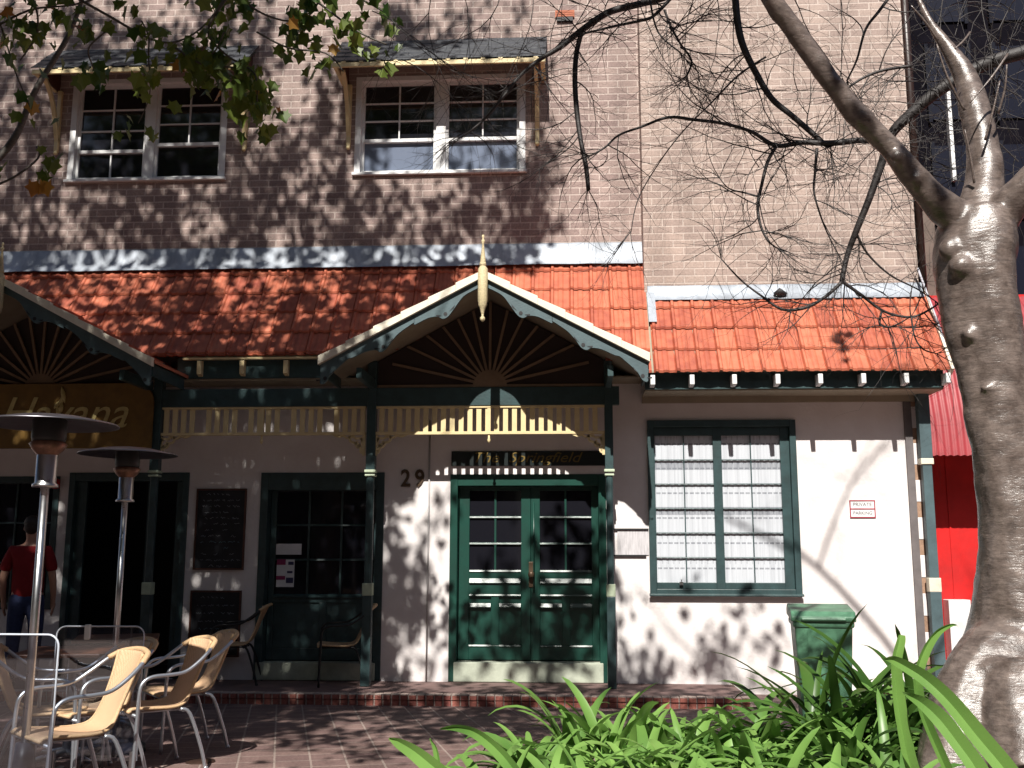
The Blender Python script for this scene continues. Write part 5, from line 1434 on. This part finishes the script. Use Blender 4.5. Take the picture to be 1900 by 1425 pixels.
for i, (X, Y, hh, kind) in enumerate(clumps):
    mb_ = MB(); n = rp.randint(16, 22)
    for j in range(n):
        az = rp.uniform(0, 2*math.pi); L = hh*rp.uniform(.85, 1.45); 
        strap(mb_, (X+rp.uniform(-.05, .05), Y+rp.uniform(-.05, .05), .48), az, L, R(rp.uniform(58, 88)), R(rp.uniform(50, 150)), rp.uniform(.044, .078), twist=rp.uniform(-.5, .5))
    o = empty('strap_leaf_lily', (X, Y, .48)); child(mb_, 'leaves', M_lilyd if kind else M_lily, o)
    if rp.random() < .5:
        dm = MB()
        for j in range(rp.randint(1, 3)): strap(dm, (X+rp.uniform(-.08, .08), Y+rp.uniform(-.08, .02), .48), rp.uniform(0, 6.28), hh*rp.uniform(.6, .95), R(rp.uniform(40, 75)), R(rp.uniform(120, 190)), .018, twist=rp.uniform(-1.5, 1.5))
        child(dm, 'dry_leaves', M_dry, o)
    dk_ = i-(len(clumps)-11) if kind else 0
    if kind: tag(o, 'taller shade-darkened lily clump '+['left of the bin front', 'right under the bin lid', 'right of the bin', 'at the far left beside the bin', 'nearest the white corner post', 'in front of the other dark ones', 'against the foot of the tree trunk'][dk_], 'plant', 'dark lilies by the bin')
    else: tag(o, 'green lily clump '+('at the near edge of the foreground bed' if Y < 3.3 else 'in the middle of the foreground bed' if Y < 4.1 else 'at the far edge of the bed')+(', left part' if X < .35 else ', middle part' if X < .95 else ', right part by the tree'), 'plant', 'green lilies in the foreground bed')
# the long arching leaves in front of the trunk and the lone one at the left end
def ribbon(mb, pl, Y0, Y1, wpx):
    q = spline([(a, b, Y0+(Y1-Y0)*i/(len(pl)-1), w_) for i, (a, b, w_) in enumerate(pl)], 5)
    vs = []; fs = []
    for i, (a, b, Y, w_) in enumerate(q):
        c = P(a, b, Y); a2, b2 = q[min(i+1, len(q)-1)][:2]; a1, b1 = q[max(i-1, 0)][:2]
        d_ = Vector((a2-a1, 0, -(b2-b1))).normalized(); nn_ = Vector((d_.z, 0, -d_.x)); r_ = w_*.5*Y/F*1.02
        vs += [c-nn_*r_+Vector((0, -.006, .0)), c+Vector((0, .008, 0)), c+nn_*r_+Vector((0, -.012, 0))]
    for i in range(len(q)-1): a = 3*i; fs += [(a, a+1, a+4, a+3), (a+1, a+2, a+5, a+4)]
    mb.add(vs, fs, False)
o = empty('strap_leaf_lily', (P(1880, 1500, 2.7).x, 2.7, .48)); tag(o, 'lily with long arching green leaves sweeping in front of the trunk', 'plant')
m = MB(); ribbon(m, [(1915, 1500, 34), (1868, 1430, 34), (1818, 1370, 33), (1765, 1305, 29), (1720, 1262, 25), (1680, 1236, 20), (1655, 1224, 14), (1640, 1222, 3)], 2.7, 2.95, 0)
ribbon(m, [(1850, 1500, 32), (1815, 1430, 32), (1780, 1380, 30), (1745, 1335, 30), (1712, 1305, 22), (1685, 1290, 10), (1675, 1284, 2)], 2.65, 2.9, 0)
ribbon(m, [(1790, 1500, 16), (1745, 1400, 16), (1712, 1320, 15), (1702, 1260, 15), (1716, 1210, 14), (1738, 1175, 10), (1762, 1160, 5), (1775, 1160, 2)], 3.0, 3.1, 0)
ribbon(m, [(1720, 1500, 22), (1690, 1420, 22), (1674, 1345, 21), (1666, 1290, 20), (1662, 1230, 17), (1670, 1190, 14), (1672, 1178, 10)], 3.1, 3.2, 0)
child(m, 'leaves', M_lily, o)
o = empty('strap_leaf_lily', (P(860, 1520, 3.2).x, 3.2, .48)); tag(o, 'lily at the left end of the bed with two broad pointed leaves', 'plant')
m = MB(); ribbon(m, [(900, 1520, 34), (850, 1465, 34), (805, 1425, 32), (768, 1395, 26), (740, 1378, 18), (722, 1369, 3)], 3.1, 3.4, 0)
ribbon(m, [(990, 1500, 26), (960, 1440, 24), (925, 1395, 22), (885, 1362, 18), (848, 1350, 12), (816, 1352, 2)], 3.1, 3.5, 0)
ribbon(m, [(830, 1480, 12), (815, 1430, 12), (808, 1390, 9), (798, 1370, 2)], 3.2, 3.4, 0)
child(m, 'leaves', M_lily, o)
# dry leaves scattered on paving

# ------------------------------------------------------------------ unseen street buildings, added to block sky light and deepen the shade
m_op = mat('sky_blocker_brick', (.10, .075, .065), .9, var=.4, vscale=1)
for x0, x1, y0, y1, h, lab in ((-26, -2, -20, -13.5, 12.0, 'unseen dark block across the street, added to cut sky light'), (-1.5, 26, -22, -14.5, 13.5, 'taller unseen block with rows of windows, added to cut sky light'),
                               (-26, -15, -13, 8, 11, 'unseen dark block at the left end, added to cut sky light'), (13, 26, -13, 9, 12, 'unseen dark block at the right end, added to cut sky light')):
    o = empty('sky_blocker', ((x0+x1)/2, (y0+y1)/2, 0)); tag(o, lab, 'building')
    m = MB(); m.box(x0, x1, y0, y1, -1, h); child(m, 'wall', m_op, o)
    if y0 < -15:
        for j in range(3):
            x = x0+1
            while x < x1-2:
                m = MB(); m.box(x, x+1.1, y1, y1+.04, 1.2+j*3.4, 3.0+j*3.4); child(m, 'window', M_pane, o); x += 3
